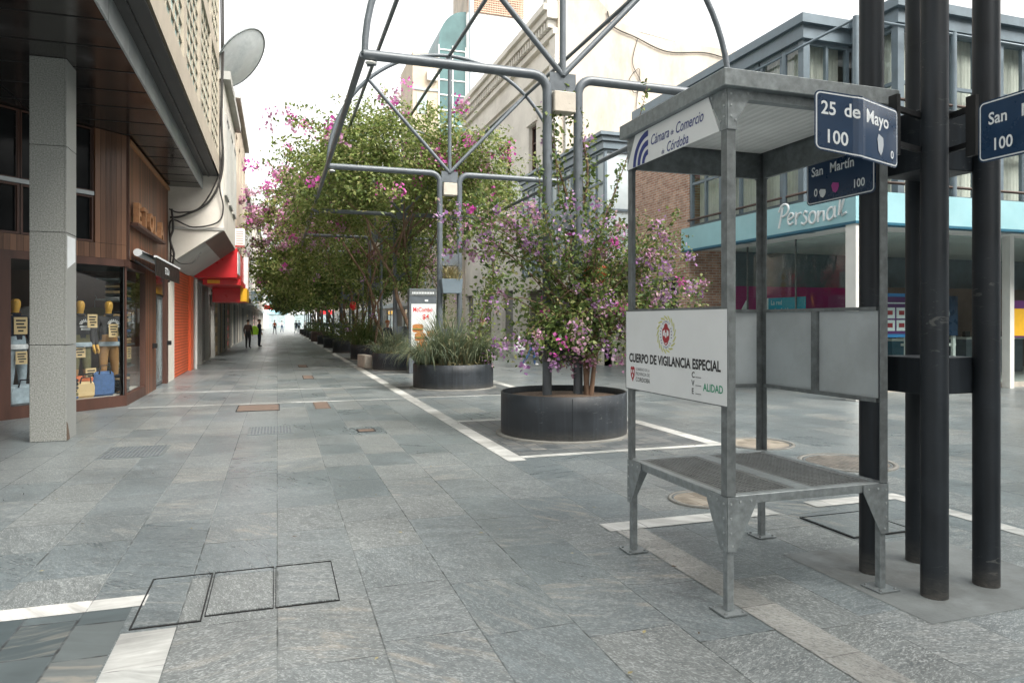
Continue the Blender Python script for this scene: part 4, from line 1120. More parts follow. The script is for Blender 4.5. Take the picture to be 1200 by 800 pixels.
# ---- generic street facades further along
def building(name, label, side, u, v0, v1, h, wm, u_up=None, bays=3, rows=None, fills=('shutter',), seed=0, wsize=(1.2,1.7), depth=9, group='buildings down the street', sh=3.1, lit=False):
    rnd = random.Random(seed)
    sgn = 1 if side == 'L' else -1
    N = (sgn, 0, 0); D = (0, 1, 0); W = v1-v0
    uu = u if u_up is None else u_up
    root = empty(name, (u - sgn*depth/2, (v0+v1)/2, 0), 0, label, 'building', group)
    bw = W/bays
    ops = [(bw*k+.28, bw*(k+1)-.28, .02, sh-.35) for k in range(bays)]
    mb = MB(); wall(mb, (u, v0, 0), D, N, W, 0, sh, ops, .12, False); g = part(mb, 'ground_wall', [M['plaster'], M['plaster_grey'], M['plaster_beige']][seed % 3], root)
    for k, (a, b_, c, d) in enumerate(ops):
        kind = fills[k % len(fills)]
        mb = MB()
        if kind == 'glass':
            frame_bars(mb, (u,v0,0), D, N, a, b_, c, d, (a+(b_-a)*.5,), (d-.5,), .07, .05, .05); f = part(mb, 'shop_window', M['galv_dark'], root)
            mb = MB(); pane(mb, (u,v0,0), D, N, a, b_, c, d, .08); part(mb, 'pane', M['dark_glass'], f)
        elif kind == 'open':
            pane(mb, (u,v0,0), D, N, a, b_, c, d, .115); part(mb, 'open_shopfront', M['wood_letter'], root)
            mb = MB()
            for q in range(5): mb.obox((u-sgn*.06, v0+a+(b_-a)*.5, .3+q*.45), (0,1,0), (1,0,0), (0,0,1), (b_-a)*.42, .05, .13)
            part(mb, 'display_shelf', M['red'] if k % 2 else M['kraft'], root)
        else:
            pane(mb, (u,v0,0), D, N, a, b_, c, d, .06); part(mb, 'roller_shutter', M[kind], root)
    for k in range(bays+1):
        mb = MB(); y = v0 + bw*k + (.14 if k == 0 else (-.14 if k == bays else 0))
        mb.box(*sorted((u+sgn*.003, u+sgn*.06)), y-.13, y+.13, 0, sh-.02)
        part(mb, 'pilaster', M['plaster_grey'], root)
    rows = rows or max(1, int((h-sh)/3.0)); fh = (h-sh)/rows
    ops = []
    nb = max(2, int(W/2.6)); ww = W/nb
    for r in range(rows):
        for k in range(nb):
            cx = ww*(k+.5); zb = sh + fh*r + fh*.28
            ops.append((cx-wsize[0]/2, cx+wsize[0]/2, zb, min(zb+wsize[1], sh+fh*(r+1)-.3)))
    mb = MB(); wall(mb, (uu, v0, 0), D, N, W, sh, h, ops, .25)
    ub = uu - sgn*depth
    for y in (v0, v1): mb.quad((uu,y,sh),(ub,y,sh),(ub,y,h),(uu,y,h)); mb.quad((u,y,0),(ub,y,0),(ub,y,sh),(u,y,sh))
    mb.quad((uu,v0,h-.2),(uu,v1,h-.2),(ub,v1,h-.2),(ub,v0,h-.2)); mb.quad((ub,v0,0),(ub,v1,0),(ub,v1,h),(ub,v0,h))
    if uu != u: mb.quad((uu,v0,sh),(uu,v1,sh),(u-.3*sgn,v1,sh),(u-.3*sgn,v0,sh))
    part(mb, 'upper_wall', wm, root)
    for (a, b_, c, d) in ops:
        mb = MB(); frame_bars(mb, (uu,v0,0), D, N, a, b_, c, d, ((a+b_)/2,), (), .06, .06, .16); f = part(mb, 'window', M['bluegrey_pale'], root)
        mb = MB(); pane(mb, (uu,v0,0), D, N, a, b_, c, d, .19); part(mb, 'pane', M['dark_glass'] if rnd.random() < .6 else M['pale_glass'], f)
    mb = MB(); mb.box(*sorted((uu-sgn*.1, uu+sgn*.22)), v0-.05, v1+.05, h-.02, h+.25); part(mb, 'cornice', M['plaster_grey'], root)
    mb = MB(); mb.box(*sorted((uu+sgn*.003, uu+sgn*.10)), v0+.1, v1-.1, sh-.15, sh+.3); part(mb, 'fascia_band', M['plaster_grey'] if seed % 2 else M['bluegrey_pale'], root)
    return root
building('building', 'low white building right behind the red sign on the left', 'L', XS-.01, 25.83, 34, 8.2, M['plaster'], None, 3, 1, ('white','shutter','shutter_d'), 1)
building('building', 'tall beige building rising behind the low white one on the left', 'L', XS, 34, 45, 11.6, M['plaster_beige'], -1.8, 4, 2, ('open','shutter_d','glass','open'), 2)
building('building', 'grey building on the left behind the two men', 'L', XS, 45, 60, 9.5, M['plaster_grey'], -1.9, 4, 2, ('shutter','glass','shutter_d'), 3)
building('building', 'pale building on the left with green sign before it', 'L', XS, 60, 82, 11, M['plaster'], -2.0, 5, 2, ('glass','shutter','open'), 4)
building('building', 'cream building far down the left side of the street', 'L', XS, 82, 112, 13, M['plaster_warm'], -2.2, 6, 3, ('glass','open'), 5)
building('building', 'farthest white building on the left side', 'L', XS, 112, 148, 11, M['plaster'], -2.4, 6, 2, ('glass','shutter'), 6)
building('building', 'pale building behind the kiosk on the right, under the canopy', 'R', 11.4, 50.2, 72, 9.5, M['plaster_warm'], None, 5, 2, ('glass','shutter_d','glass'), 7)
building('building', 'white building farther down the right side', 'R', 11.2, 72, 104, 11, M['plaster'], None, 6, 2, ('glass','shutter'), 8)
building('building', 'farthest building on the right side of the street', 'R', 11.0, 104, 148, 12, M['plaster_beige'], None, 6, 3, ('glass','shutter'), 9)
# building that closes the street
eb = empty('building', (4, 190, 0), 0, 'bright white building that closes the far end of the street', 'building', 'buildings down the street')
mb = MB(); mb.box(-22, 32, 186, 196, 0, 16); part(mb, 'wall', M['white'], eb)
for k in range(9):
    mb = MB(); x = -20+6*k; mb.box(x, x+4, 185.9, 186, 0, 3.2); part(mb, 'shop_window', M['pale_glass'], eb)
    mb = MB(); mb.box(x-.5, x+4.5, 185.7, 185.95, 3.3, 4.3); part(mb, 'shop_sign', [M['sign_white'], M['red'], M['yellow'], M['teal']][k % 4], eb)
for k in range(9):
    for r in range(3):
        mb = MB(); x = -20+6*k; mb.box(x, x+2.4, 185.9, 186, 5.5+3.4*r, 7.8+3.4*r); part(mb, 'window', M['pale_glass'], eb)

# hanging signs on the left
def hang_sign(x0, x1, y, z0, z1, m, label, texts):
    root = empty('hanging_sign', ((x0+x1)/2, y, z0), 0, label, 'sign', 'signs hanging over the left pavement')
    mb = MB(); mb.box(x0, x1, y, y+.18, z0, z1); part(mb, 'board', m, root, .01)
    mb = MB(); mb.bar((-2.4,y+.09,z1-.1),(x0,y+.09,z1-.1),.05); part(mb, 'arm', M['galv_dark'], root)
    if not texts: return root
    mb = MB()
    for t, tx, tz, s in texts: mb.text(t, (tx, y-.004, tz), (1,0,0), (0,0,1), s, bold=.02)
    part(mb, 'lettering', M['sign_white'], root)
    return root
M['sgreen'] = plain('green_sign_board', (.02,.22,.15), .4)
M['sblue'] = plain('pale_blue_sign_board', (.32,.44,.50), .4)
hang_sign(-.85, -.10, 48, 3.6, 5.5, M['sgreen'], 'tall green vertical sign under the leaves', [('N', -.75, 4.9, .62), ('U', -.75, 4.3, .62), ('X', -.75, 3.7, .62)])
hang_sign(-1.45, -.80, 44, 2.75, 3.35, M['sblue'], 'small square blue grey sign above the two men', [('PAX', -1.38, 2.97, .27)])
hang_sign(-.85, .35, 60, 3.1, 3.6, M['sgreen'], 'wide dark green sign with white letters below the tall green one', [('MELTO', -.75, 3.22, .28)])
hang_sign(-1.1, .1, 66, 2.6, 3.0, M['red'], 'small red sign under the wide green one', [])
aw = empty('awning', (-2.0, 38, 2.6), 0, 'dark sloping awning over the left pavement beyond the red sign', 'awning')
mb = MB(); mb.prism([(XS,3.05),(-1.35,2.75),(-1.35,2.55),(XS,2.85)], (0,33,0), (1,0,0), (0,0,1), (0,1,0), 8); part(mb, 'canvas', M['brown_canvas'], aw)
ac = empty('air_conditioner', (-1.45, 29.5, 4.6), 0, 'white air conditioner unit on the wall above the red sign', 'air conditioner')
mb = MB(); mb.box(-1.6,-1.2,29.2,30.0,4.5,5.15); part(mb, 'casing', M['white'], ac, .02)
mb = MB()
for k in range(6): mb.box(-1.5,-1.25,29.19,29.2,4.57+k*.09,4.61+k*.09)
part(mb, 'grille', M['plaster_grey'], ac)

# ---- phone store on the right corner
ps = empty('store_building', (18, 17, 0), 0, 'phone store with turquoise fascia, white corner column and stepped glazed upper floor', 'building')
CX, CY, FB, FT = 10.9, 11.2, 3.54, 4.20
mb = MB(); mb.box(CX, CX+.25, CY+.0, 17.6, FB+.05, FT); mb.box(CX+.25, 30, CY, CY+.25, FB+.05, FT); band = part(mb, 'fascia', M['teal'], ps)
mb = MB(); mb.box(CX-.012, CX+.24, CY-.012, 17.6, FB, FB+.05); mb.box(CX+.24, 30, CY-.012, CY+.24, FB, FB+.05); part(mb, 'fascia_edge', M['teal_dark'], band)
mb = MB()
# hand drawn brush lettering as strokes (x along the band, y up), letter by letter
def ell(cx, cy, rx, ry, a0, a1, n=12): return [(cx+rx*math.cos(R(a0+(a1-a0)*k/n)), cy+ry*math.sin(R(a0+(a1-a0)*k/n))) for k in range(n+1)]
strokes = [[(.06,.0),(.10,.22),(.13,.44)], [(.02,.36)]+ell(.16,.36,.15,.13,120,-100),
           ell(.42,.13,.10,.02,180,300,4)[:0]+[(.33,.12),(.47,.17)]+ell(.40,.14,.085,.12,20,320),
           [(.54,.26),(.56,.0)], [(.555,.12),(.60,.22),(.68,.24)],
           [(.86,.24),(.79,.27),(.75,.20),(.83,.13),(.86,.06),(.78,.0),(.71,.03)],
           ell(1.0,.13,.09,.12,80,440,16), [(1.14,.25),(1.16,.02)], [(1.155,.12),(1.21,.22),(1.28,.22),(1.30,.10),(1.31,.02)],
           ell(1.47,.13,.09,.12,60,400,16), [(1.57,.25),(1.565,.08),(1.61,.02)], [(1.68,.04)]+ell(1.74,.36,.06,.2,200,20)+[(1.72,.10),(1.76,.02),(1.86,.06)]]
for k, st in enumerate(strokes):
    mb.tube([(CX-.012, 13.52 - x*1.12 - .12*yy, FB+.16+yy*1.05 + .03*math.sin(x*4)) for x, yy in st], .026, 6)
part(mb, 'lettering', M['sign_white'], band)
mb = MB(); mb.box(CX+.01, 30, CY+.01, 17.6, FT-.03, FT+.0); part(mb, 'ledge', M['bluegrey'], ps)
mb = MB(); mb.box(CX+.251, 30, CY+.251, 24, FB+.08, FB+.12); part(mb, 'soffit', M['white'], ps)
for (x, y) in ((11.6,13.3),(11.6,15.6),(13.4,12.0),(16.0,12.0),(18.5,12.0)):
    mb = MB(); mb.disc((x,y,FB+.075), .14, 20); part(mb, 'ceiling_light', M['fascia'], ps)
mb = MB(); mb.box(CX+.02, CX+.30, CY+.02, CY+.30, .0, FB+.08); part(mb, 'column', M['white'], ps, .01)
GX, GY = 12.2, 12.55
fz = FB + .08
mb = MB(); mb.quad((GX,GY,.12),(GX,17.5,.12),(GX,17.5,fz),(GX,GY,fz)); part(mb, 'store_glass', M['shop_glass'], ps)
mb = MB(); mb.quad((GX,GY,.12),(30,GY,.12),(30,GY,fz),(GX,GY,fz)); part(mb, 'store_glass', M['shop_glass'], ps)
mb = MB()
for y in (GY+1.9, GY+3.8): mb.box(GX-.02, GX+.02, y-.015, y+.015, .12, fz)
for x in (GX+2.2, GX+4.0): mb.box(x-.015, x+.015, GY-.02, GY+.02, .12, fz)
part(mb, 'glass_joint', M['galv_dark'], ps)
mb = MB(); mb.box(GX-.06, GX+.06, GY+.05, 17.5, 0, .12); mb.box(GX-.06, 30, GY-.06, GY+.05, 0, .12); part(mb, 'plinth', M['cream_concrete'], ps)
mb = MB(); mb.box(16.52, 16.66, GY-.30, GY-.10, 0, fz); part(mb, 'white_post', M['white'], ps)
mb = MB(); mb.box(12.24, 30, 17.38, 17.5, .1, fz); mb.box(29.9, 30, GY+.1, 17.37, .1, fz); part(mb, 'inner_wall', M['bluegrey'], ps)
mb = MB(); mb.box(12.5, 29.8, 17.30, 17.379, 1.85, 2.6); part(mb, 'magenta_wall_band', plain('magenta_band', (.42,.03,.20), .5), ps)
mb = MB(); mb.box(12.3, 29.8, GY+.1, 17.3, .10, .14); part(mb, 'inner_floor', M['plaster_grey'], ps)
mb = MB(); mb.box(12.3, 29.8, GY+.1, 17.3, fz-.03, fz-.002); part(mb, 'inner_ceiling', M['white'], ps)
mb = MB(); mb.box(17.0, 29, 16.5, 17.25, .14, 2.6); part(mb, 'wall_cabinet', M['brown_canvas'], ps)
def counter(x, y, w, d, h, m, label):
    r = empty('counter', (x, y, .14), 0, label, 'counter', 'counters inside the phone store')
    c = MB(); c.box(-w/2, w/2, -d/2, d/2, 0, h-.06); c.build('body', m, r)
    c = MB(); c.box(-w/2-.04, w/2+.04, -d/2-.04, d/2+.04, h-.06, h); c.build('top', M['white'], r)
    for k in range(3):
        c = MB(); c.box(-w/3+k*w/3-.09, -w/3+k*w/3+.09, -.05, .05, h, h+.16); c.build('phone_display', M['black'], r)
counter(13.6, 15.2, 1.6, .6, 1.05, M['teal_dark'], 'dark teal counter behind the turquoise network poster')
counter(16.0, 14.6, 1.8, .6, 1.0, M['teal_dark'], 'dark teal counter between the posts, behind the poster stand')
counter(19.5, 15.2, 2.2, .6, 1.0, M['bluegrey'], 'grey counter at the right end of the store')
# things shown in the window
M['cyan'] = plain('cyan_poster', (.02,.36,.52), .4)
M['purple'] = plain('purple_poster', (.12,.03,.16), .4)
M['brightblue'] = plain('bright_blue_frame', (.05,.26,.60), .4)
r = empty('window_poster', (12.32, 15.0, 1.72), 0, 'turquoise window poster reading La red más rápida', 'poster', 'posters in the store window')
mb = MB(); mb.box(12.29, 12.33, 14.25, 15.60, 1.70, 2.20); part(mb, 'sheet', M['cyan'], r)
mb = MB(); mb.text('La red', (12.286, 15.5, 2.02), (0,-1,0), (0,0,1), .17, bold=.015); mb.text('más rápida', (12.286, 15.5, 1.82), (0,-1,0), (0,0,1), .17, bold=.015); part(mb, 'lettering', M['sign_white'], r)
r = empty('window_poster', (12.32, 16.2, 1.72), 0, 'white window poster with a big 4 and a dark dot', 'poster', 'posters in the store window')
mb = MB(); mb.box(12.30, 12.34, 15.62, 16.05, 1.70, 2.20); part(mb, 'sheet', M['sign_white'], r)
mb = MB(); mb.disc((12.296, 15.83, 1.95), .13, 20, (0,1,0), (0,0,1)); part(mb, 'dot', M['ink'], r)
mb = MB(); mb.text('4', (12.30, 16.75, 1.72), (0,-1,0), (0,0,1), .62, bold=.02, n=(-1,0,0), depth=.02); part(mb, 'lettering', M['sign_white'], r)
r = empty('poster_stand', (13.6, 12.85, .14), 0, 'purple offer poster in a bright blue frame between the posts', 'poster', 'posters in the store window')
mb = MB(); mb.box(13.16, 14.12, 12.83, 12.88, 1.22, 2.24); part(mb, 'frame', M['brightblue'], r)
mb = MB(); mb.box(13.24, 14.04, 12.822, 12.83, 1.30, 2.16); part(mb, 'sheet', M['purple'], r)
mb = MB()
for i in range(2):
    for j in range(2): mb.box(13.31+.35*i, 13.61+.35*i, 12.812, 12.822, 1.37+.29*j, 1.62+.29*j)
mb.box(13.3, 13.95, 12.812, 12.822, 2.0, 2.03)
part(mb, 'white_square', M['sign_white'], r)
mb = MB()
for i in range(2):
    for j in range(2): mb.obox((13.46+.35*i, 12.810, 1.50+.29*j), (1,0,0), (0,1,0), (0,0,1), .08, .002, .05)
part(mb, 'printed_mark', M['red_ink'], r)
for x in (13.3, 13.98):
    mb = MB(); mb.box(x-.03, x+.03, 12.84, 12.88, .14, 1.22); part(mb, 'leg', M['white'], r)
r = empty('poster_stand', (15.2, 12.8, .14), 0, 'blue board with a white winged emblem behind the right post', 'poster', 'posters in the store window')
mb = MB(); mb.prism([(14.75,1.45),(15.0,1.25),(15.55,1.25),(15.55,2.2),(14.75,2.2)], (0,12.86,0), (1,0,0), (0,0,1), (0,-1,0), .05); part(mb, 'board', M['navy'], r)
mb = MB()
mb.disc((15.08,12.806,1.78), .2, 24, (1,0,0), (0,0,1)); mb.mat(1); mb.disc((15.08,12.804,1.78), .18, 24, (1,0,0), (0,0,1)); mb.mat(0)
mb.prism([(-.13,-.1),(-.06,.10),(0,-.02),(.06,.10),(.13,-.1),(.05,-.01),(0,-.1),(-.05,-.01)], (15.08,12.803,1.78), (1,0,0), (0,0,1), (0,-1,0), .003); part(mb, 'emblem', [M['sign_white'], M['brightblue']], r)
for x in (14.5, 15.5):
    mb = MB(); mb.box(x-.04, x+.04, 12.86, 12.92, .14, 1.24); part(mb, 'leg', M['white'], r)
mb = MB(); mb.box(14.2, 15.6, 12.9, 13.2, 1.0, 1.06); mb.box(13.95, 14.72, 12.88, 12.92, 1.5, 1.62); part(mb, 'shelf', M['white'], r)
r = empty('window_poster', (17.0, 12.4, 1.2), 0, 'yellow and purple poster cut by the right edge of the photo', 'poster', 'posters in the store window')
mb = MB(); mb.box(16.85, 17.5, 12.48, 12.52, 1.2, 2.1); part(mb, 'sheet', M['purple'], r)
mb = MB(); mb.box(16.9, 17.45, 12.472, 12.48, 1.24, 1.9); part(mb, 'yellow_field', M['yellow'], r)

# upper floor, stepped plan
H1 = 7.85
pts = [((11.1,17.5),(11.1,12.9),(-1,0)), ((11.1,12.9),(12.4,12.9),(0,-1)), ((12.4,12.9),(12.4,11.6),(-1,0)), ((12.4,11.6),(30,11.6),(0,-1))]
for (p, q, nn) in pts:
    P, Q = Vector((*p,0)), Vector((*q,0)); D_ = (Q-P).normalized(); W_ = (Q-P).length; N_ = Vector((*nn,0))
    nb = max(1, round(W_/1.5)); ww = W_/nb
    for k in range(nb):
        mb = MB()
        frame_bars(mb, P, D_, N_, ww*k+.03, ww*(k+1)-.03, FT+.02, H1, (ww*(k+.5),) if ww > 1.2 else (), (FT+1.25, FT+1.55, FT+2.45), .09, .09, .05)
        f = part(mb, 'window', M['bluegrey'], ps)
        mb = MB(); pane(mb, P, D_, N_, ww*k+.08, ww*(k+1)-.08, FT+.06, H1-.05, .07); part(mb, 'pane', M['win_glass'], f)
    mb = MB(); pane(mb, P - N_*.0, D_, N_, .1, W_-.1, FT, H1, .28); part(mb, 'curtain', M['curtain'] if nn[0] else M['curtain_x'], ps)
    for z0, z1, o_ in ((H1, H1+.30, .10), (H1+.303, H1+.5, .20)):
        mb = MB(); e0 = .2 if nn[0] else 0
        C = (P+Q)/2 + Vector((0,0,(z0+z1)/2 - .002*pts.index((p,q,nn)))) - N_*(.45-o_)
        mb.obox(C, D_, N_, ZU, W_/2 + o_ - .004, .45, (z1-z0)/2)
        part(mb, 'cornice', M['bluegrey'], ps)
for (x, y) in ((11.1,12.9),(12.4,11.6)):
    mb = MB(); mb.box(x-.03, x+.14, y-.03, y+.14, FT, H1); part(mb, 'corner_pier', M['bluegrey'], ps)
mb = MB(); mb.box(11.6, 30, 13.4, 19, H1+.1, H1+.4); mb.box(12.9,30,12.1,13.4,H1+.1,H1+.4); part(mb, 'roof', M['bluegrey'], ps)
mb = MB(); mb.box(12.6, 30, 14.0, 14.1, FT, H1); part(mb, 'room_wall', M['plaster_grey'], ps)
# pipe frame on the ledge
mb = MB()
for (x, y) in ((CX+.1,CY+.1),(CX+.1,13.4),(CX+.1,15.6),(13.6,CY+.1),(16.2,CY+.1),(18.8,CY+.1)):
    m2 = MB(); m2.tube([(x,y,FT),(x,y,7.70)], .06, 8); part(m2, 'rail_post', M['bluegrey'], ps)
for z in (7.66, 6.15, 4.42):
    m2 = MB(); m2.tube([(CX+.1,17.4,z),(CX+.1,CY+.1,z),(22,CY+.1,z)], .032, 6); part(m2, 'pipe_rail', M['corten'] if z < 7 else M['bluegrey'], ps)
# brick flank
br = empty('brick_building', (12.5, 19, 0), 0, 'narrow red brick building between the phone store and the grey wing', 'building')
mb = MB(); mb.box(11.12, 16, 17.52, 20.8, 0, 8.2); part(mb, 'wall', M['brick'], br)
mb = MB(); mb.box(11.05, 16.05, 17.5, 20.85, 8.2, 8.45); part(mb, 'parapet', M['bluegrey'], br)
mb = MB(); frame_bars(mb, (11.12,18.1,0), (0,1,0), (-1,0,0), 0, 2.0, .1, 2.9, (1.0,), (2.2,), .07, .06, -.02); f = part(mb, 'door', M['galv_dark'], br)
mb = MB(); pane(mb, (11.12,18.1,0), (0,1,0), (-1,0,0), 0.02, 1.98, .12, 2.88, -.01); part(mb, 'pane', M['dark_glass'], f)
# grey glazed wing
gw = empty('grey_building', (14, 27.5, 0), 0, 'pale blue grey glazed building with shuttered ground floor behind the flowering shrub', 'building')
ops = [(.5,2.6,.02,3.0),(3.1,5.6,.02,3.0),(6.2,8.4,.02,3.0)]
mb = MB(); wall(mb, (11.1,23,0), (0,1,0), (-1,0,0), 9.0, 0, 3.6, ops, .3, False); mb.quad((11.1,23,0),(18,23,0),(18,23,3.6),(11.1,23,3.6)); mb.quad((11.1,32,0),(18,32,0),(18,32,8),(11.1,32,8)); part(mb, 'ground_wall', M['plaster'], gw)
for k, (a, b_, c, d) in enumerate(ops):
    mb = MB(); pane(mb, (11.1,23,0), (0,1,0), (-1,0,0), a, b_, c, d, .2); part(mb, 'roller_shutter', M['shutter_d'] if k != 1 else M['shutter'], gw)
for k in range(6):
    mb = MB(); frame_bars(mb, (11.1,23,0), (0,1,0), (-1,0,0), 1.5*k+.02, 1.5*k+1.48, 3.65, 7.75, (1.5*k+.75,), (5.0,6.6), .09, .09, .05); f = part(mb, 'window', M['bluegrey'], gw)
    mb = MB(); pane(mb, (11.1,23,0), (0,1,0), (-1,0,0), 1.5*k+.06, 1.5*k+1.44, 3.7, 7.7, .07); part(mb, 'pane', M['bluegrey_pale'], f)
for k in range(3):
    mb = MB(); frame_bars(mb, (11.1,23,0), (1,0,0), (0,-1,0), 1.6*k+.02, 1.6*k+1.58, 3.65, 7.75, (), (5.6,), .09, .09, .05); f = part(mb, 'window', M['bluegrey'], gw)
    mb = MB(); pane(mb, (11.1,23,0), (1,0,0), (0,-1,0), 1.6*k+.06, 1.6*k+1.54, 3.7, 7.7, .07); part(mb, 'pane', M['bluegrey_pale'], f)
for z0, z1, o_ in ((7.76, 8.02, .08), (8.023, 8.2, .16), (8.203, 8.32, .26)):
    mb = MB(); mb.box(11.1-o_, 18, 23-o_, 32, z0, z1); part(mb, 'cornice', M['bluegrey'], gw)

# ---- old white house
ow = empty('old_house', (20, 41, 0), 0, 'tall old white house with dentilled cornice, stained side wall and balcony', 'building')
mb = MB()
prof = [(13,0),(26,0),(26,15.9),(21,16.0),(19.5,16.0),(17.5,16.2),(16.4,16.6),(15.8,16.95),(15.2,17.5),(14.7,18.3),(14.2,18.9),(13,19.0)]
mb.prism(prof, (0,32.05,0), (1,0,0), (0,0,1), (0,1,0), .4); part(mb, 'side_wall', M['plaster_warm'], ow)
dops = [(2.7,3.9,8.05,12.1)]+[(2.7+4.4*k,3.9+4.4*k,8.05,12.1) for k in (1,2,3)]+[(2.2+4.4*k,4.4+4.4*k,.05,3.4) for k in range(4)]
mb = MB(); wall(mb, (13,32.46,0), (0,1,0), (-1,0,0), 17.5, 0, 17.2, dops, .35); mb.quad((13,50,0),(26,50,0),(26,50,17),(13,50,17)); mb.quad((13,32.5,17),(26,32.5,15.5),(26,50,15.5),(13,50,17)); part(mb, 'street_wall', M['plaster'], ow)
for k, (a, b_, c, d) in enumerate(dops):
    mb = MB()
    if c > 5:
        frame_bars(mb, (13,32.46,0), (0,1,0), (-1,0,0), a, b_, c, d, ((a+b_)/2,), (d-.9,), .1, .08, .25); f = part(mb, 'balcony_door', M['wood_trim'], ow)
        mb = MB(); pane(mb, (13,32.46,0), (0,1,0), (-1,0,0), a, b_, c, d, .3); part(mb, 'pane', M['dark_glass'], f)
        mb = MB(); mb.box(12.2, 13.0, 32.46+a-.6, 32.46+b_+.6, c-.35, c-.05); bal = part(mb, 'balcony', M['plaster'], ow, .03)
        mb = MB()
        y0_, y1_ = 32.46+a-.55, 32.46+b_+.55
        for z in (c, c+1.0): mb.box(12.22,12.26,y0_,y1_,z,z+.04); mb.box(12.26,13,y0_,y0_+.04,z,z+.04); mb.box(12.26,13,y1_-.04,y1_,z,z+.04)
        nn_ = 15
        for i in range(nn_):
            y = y0_+.05+(y1_-y0_-.1)*i/(nn_-1); mb.bar((12.24,y-.05,c+.04),(12.24,y+.05,c+1.0),.018); mb.bar((12.24,y+.05,c+.04),(12.24,y-.05,c+1.0),.018)
        part(mb, 'railing', M['sign_white'], bal)
        mb = MB(); mb.box(12.9,12.995,32.46+a-.2,32.46+b_+.2,d+.05,d+.35); part(mb, 'lintel', M['plaster'], ow)
    else:
        pane(mb, (13,32.46,0), (0,1,0), (-1,0,0), a, b_, c, d, .25); part(mb, 'roller_shutter', M['shutter'] if k % 2 else M['shutter_d'], ow)
for z0, z1, o_ in ((14.3,14.6,.18),(15.6,15.9,.25),(16.35,16.7,.55),(16.703,17.0,.75),(17.003,17.25,.55)):
    mb = MB(); mb.box(13-o_, 13.0, 32.1, 50, z0, z1); part(mb, 'cornice', M['plaster'], ow)
mb = MB()
for k in range(44): mb.box(12.55,12.99,32.3+.4*k,32.5+.4*k,15.95,16.33)
part(mb, 'dentil_row', M['plaster'], ow)
mb = MB(); mb.box(12.85, 12.995, 32.06, 32.9, 0, 15.55); part(mb, 'corner_pilaster', M['plaster'], ow)
mb = MB(); mb.box(12.5,13.0,32.06,32.8,17.26,19.2); part(mb, 'corner_pedestal', M['plaster_grey'], ow)
mb = MB(); mb.tube([(13.35,31.95,0),(13.35,31.95,19)], .07, 8); part(mb, 'downpipe', M['plaster_grey'], ow)
def cable2(pts, r, label):
    o = cable(pts, r, label); o['group'] = 'cables on the old house'; o.data.materials[0] = M['cable_old']; return o
cable2([(15.6,31.98,17.0),(15.9,31.98,16.3),(17.2,31.98,15.9),(19,31.98,15.4),(21.5,31.98,15.6),(24,31.98,15.1)], .032, 'thick sagging cable along the top of the stained side wall')
cable2([(17.3,31.98,15.9),(17.0,31.98,14.6),(17.5,31.98,13.6),(17.1,31.98,13.1),(16.8,31.98,13.7),(17.4,31.98,14.3),(17.2,31.98,12.4),(17.25,31.98,11)], .018, 'looped cable tangle hanging on the stained side wall')

# ---- towers far behind
gt = empty('glass_tower', (17.5, 70, 0), 0, 'green glass tower with arched roof far behind the white house', 'building')
mb = MB(); mb.box(12.6, 15.2, 69, 76, 0, 28); part(mb, 'side_wall', M['plaster_beige'], gt)
arch = [(15.2,0),(18.0,0),(18.0,32.6)] + [(18.0-2.8*math.sin(R(90*k/8)), 29.2+3.4*math.cos(R(90*k/8))) for k in range(1,9)]
mb = MB(); mb.prism(arch, (0,69,0), (1,0,0), (0,0,1), (0,1,0), 6); part(mb, 'glazing', M['teal_glass'], gt)
mb = MB()
for k in range(12): mb.box(15.15, 18.05, 68.93, 68.99, 12+1.5*k, 12.12+1.5*k)
for x in (15.2,16.6,17.95): mb.box(x-.06,x+.06,68.9,68.93,8,29)
part(mb, 'glazing_bar', M['white'], gt)
mb = MB(); mb.box(14.0,15.0,68.6,68.99,25.3,26.2); part(mb, 'air_conditioner', M['white'], gt)
mb = MB(); mb.box(12.55,15.15,68.9,69,24.3,24.5); mb.box(13.0,14.0,68.95,69,22,24); part(mb, 'window_band', M['pale_glass'], gt)
mb = MB(); mb.tube([(18.4,68.5,0),(18.4,68.5,48)], .28, 8); part(mb, 'service_pipe', M['bluegrey_pale'], gt)
lt_ = empty('tower_block', (28, 92, 0), 0, 'far white tower block topped with terracotta lattice screens', 'building')
mb = MB(); mb.box(23.2, 40, 88, 98, 0, 41.2); part(mb, 'wall', M['white'], lt_)
mb = MB()
for i in range(24):
    mb.box(23.2+.32*i, 23.2+.32*i+.12, 87.8, 88.0, 41.3, 47)
for j in range(20):
    mb.box(23.2, 30.8, 87.75, 87.79, 41.3+.29*j, 41.3+.29*j+.12)
part(mb, 'lattice_screen', M['lattice'], lt_)
mb = MB(); mb.box(23.2, 30.8, 88.4, 96, 41.2, 46.8); part(mb, 'top_wall', M['plaster_warm'], lt_)
ct = empty('tower_block', (30, 56, 0), 0, 'cream tower with one dark window behind the stained side wall', 'building')
mb = MB(); wall(mb, (25.2,54,0), (1,0,0), (0,-1,0), 3.2, 0, 32, [(.35,1.1,25.0,26.9)], .3); mb.quad((25.2,54,0),(25.2,62,0),(25.2,62,32),(25.2,54,32)); part(mb, 'wall', M['plaster_warm'], ct)
mb = MB(); frame_bars(mb, (25.2,54,0), (1,0,0), (0,-1,0), .35, 1.1, 25.0, 26.9, (.72,), (), .06, .06, .2); f = part(mb, 'window', M['galv_dark'], ct)
mb = MB(); pane(mb, (25.2,54,0), (1,0,0), (0,-1,0), .35, 1.1, 25.0, 26.9, .25); part(mb, 'pane', M['dark_glass'], f)

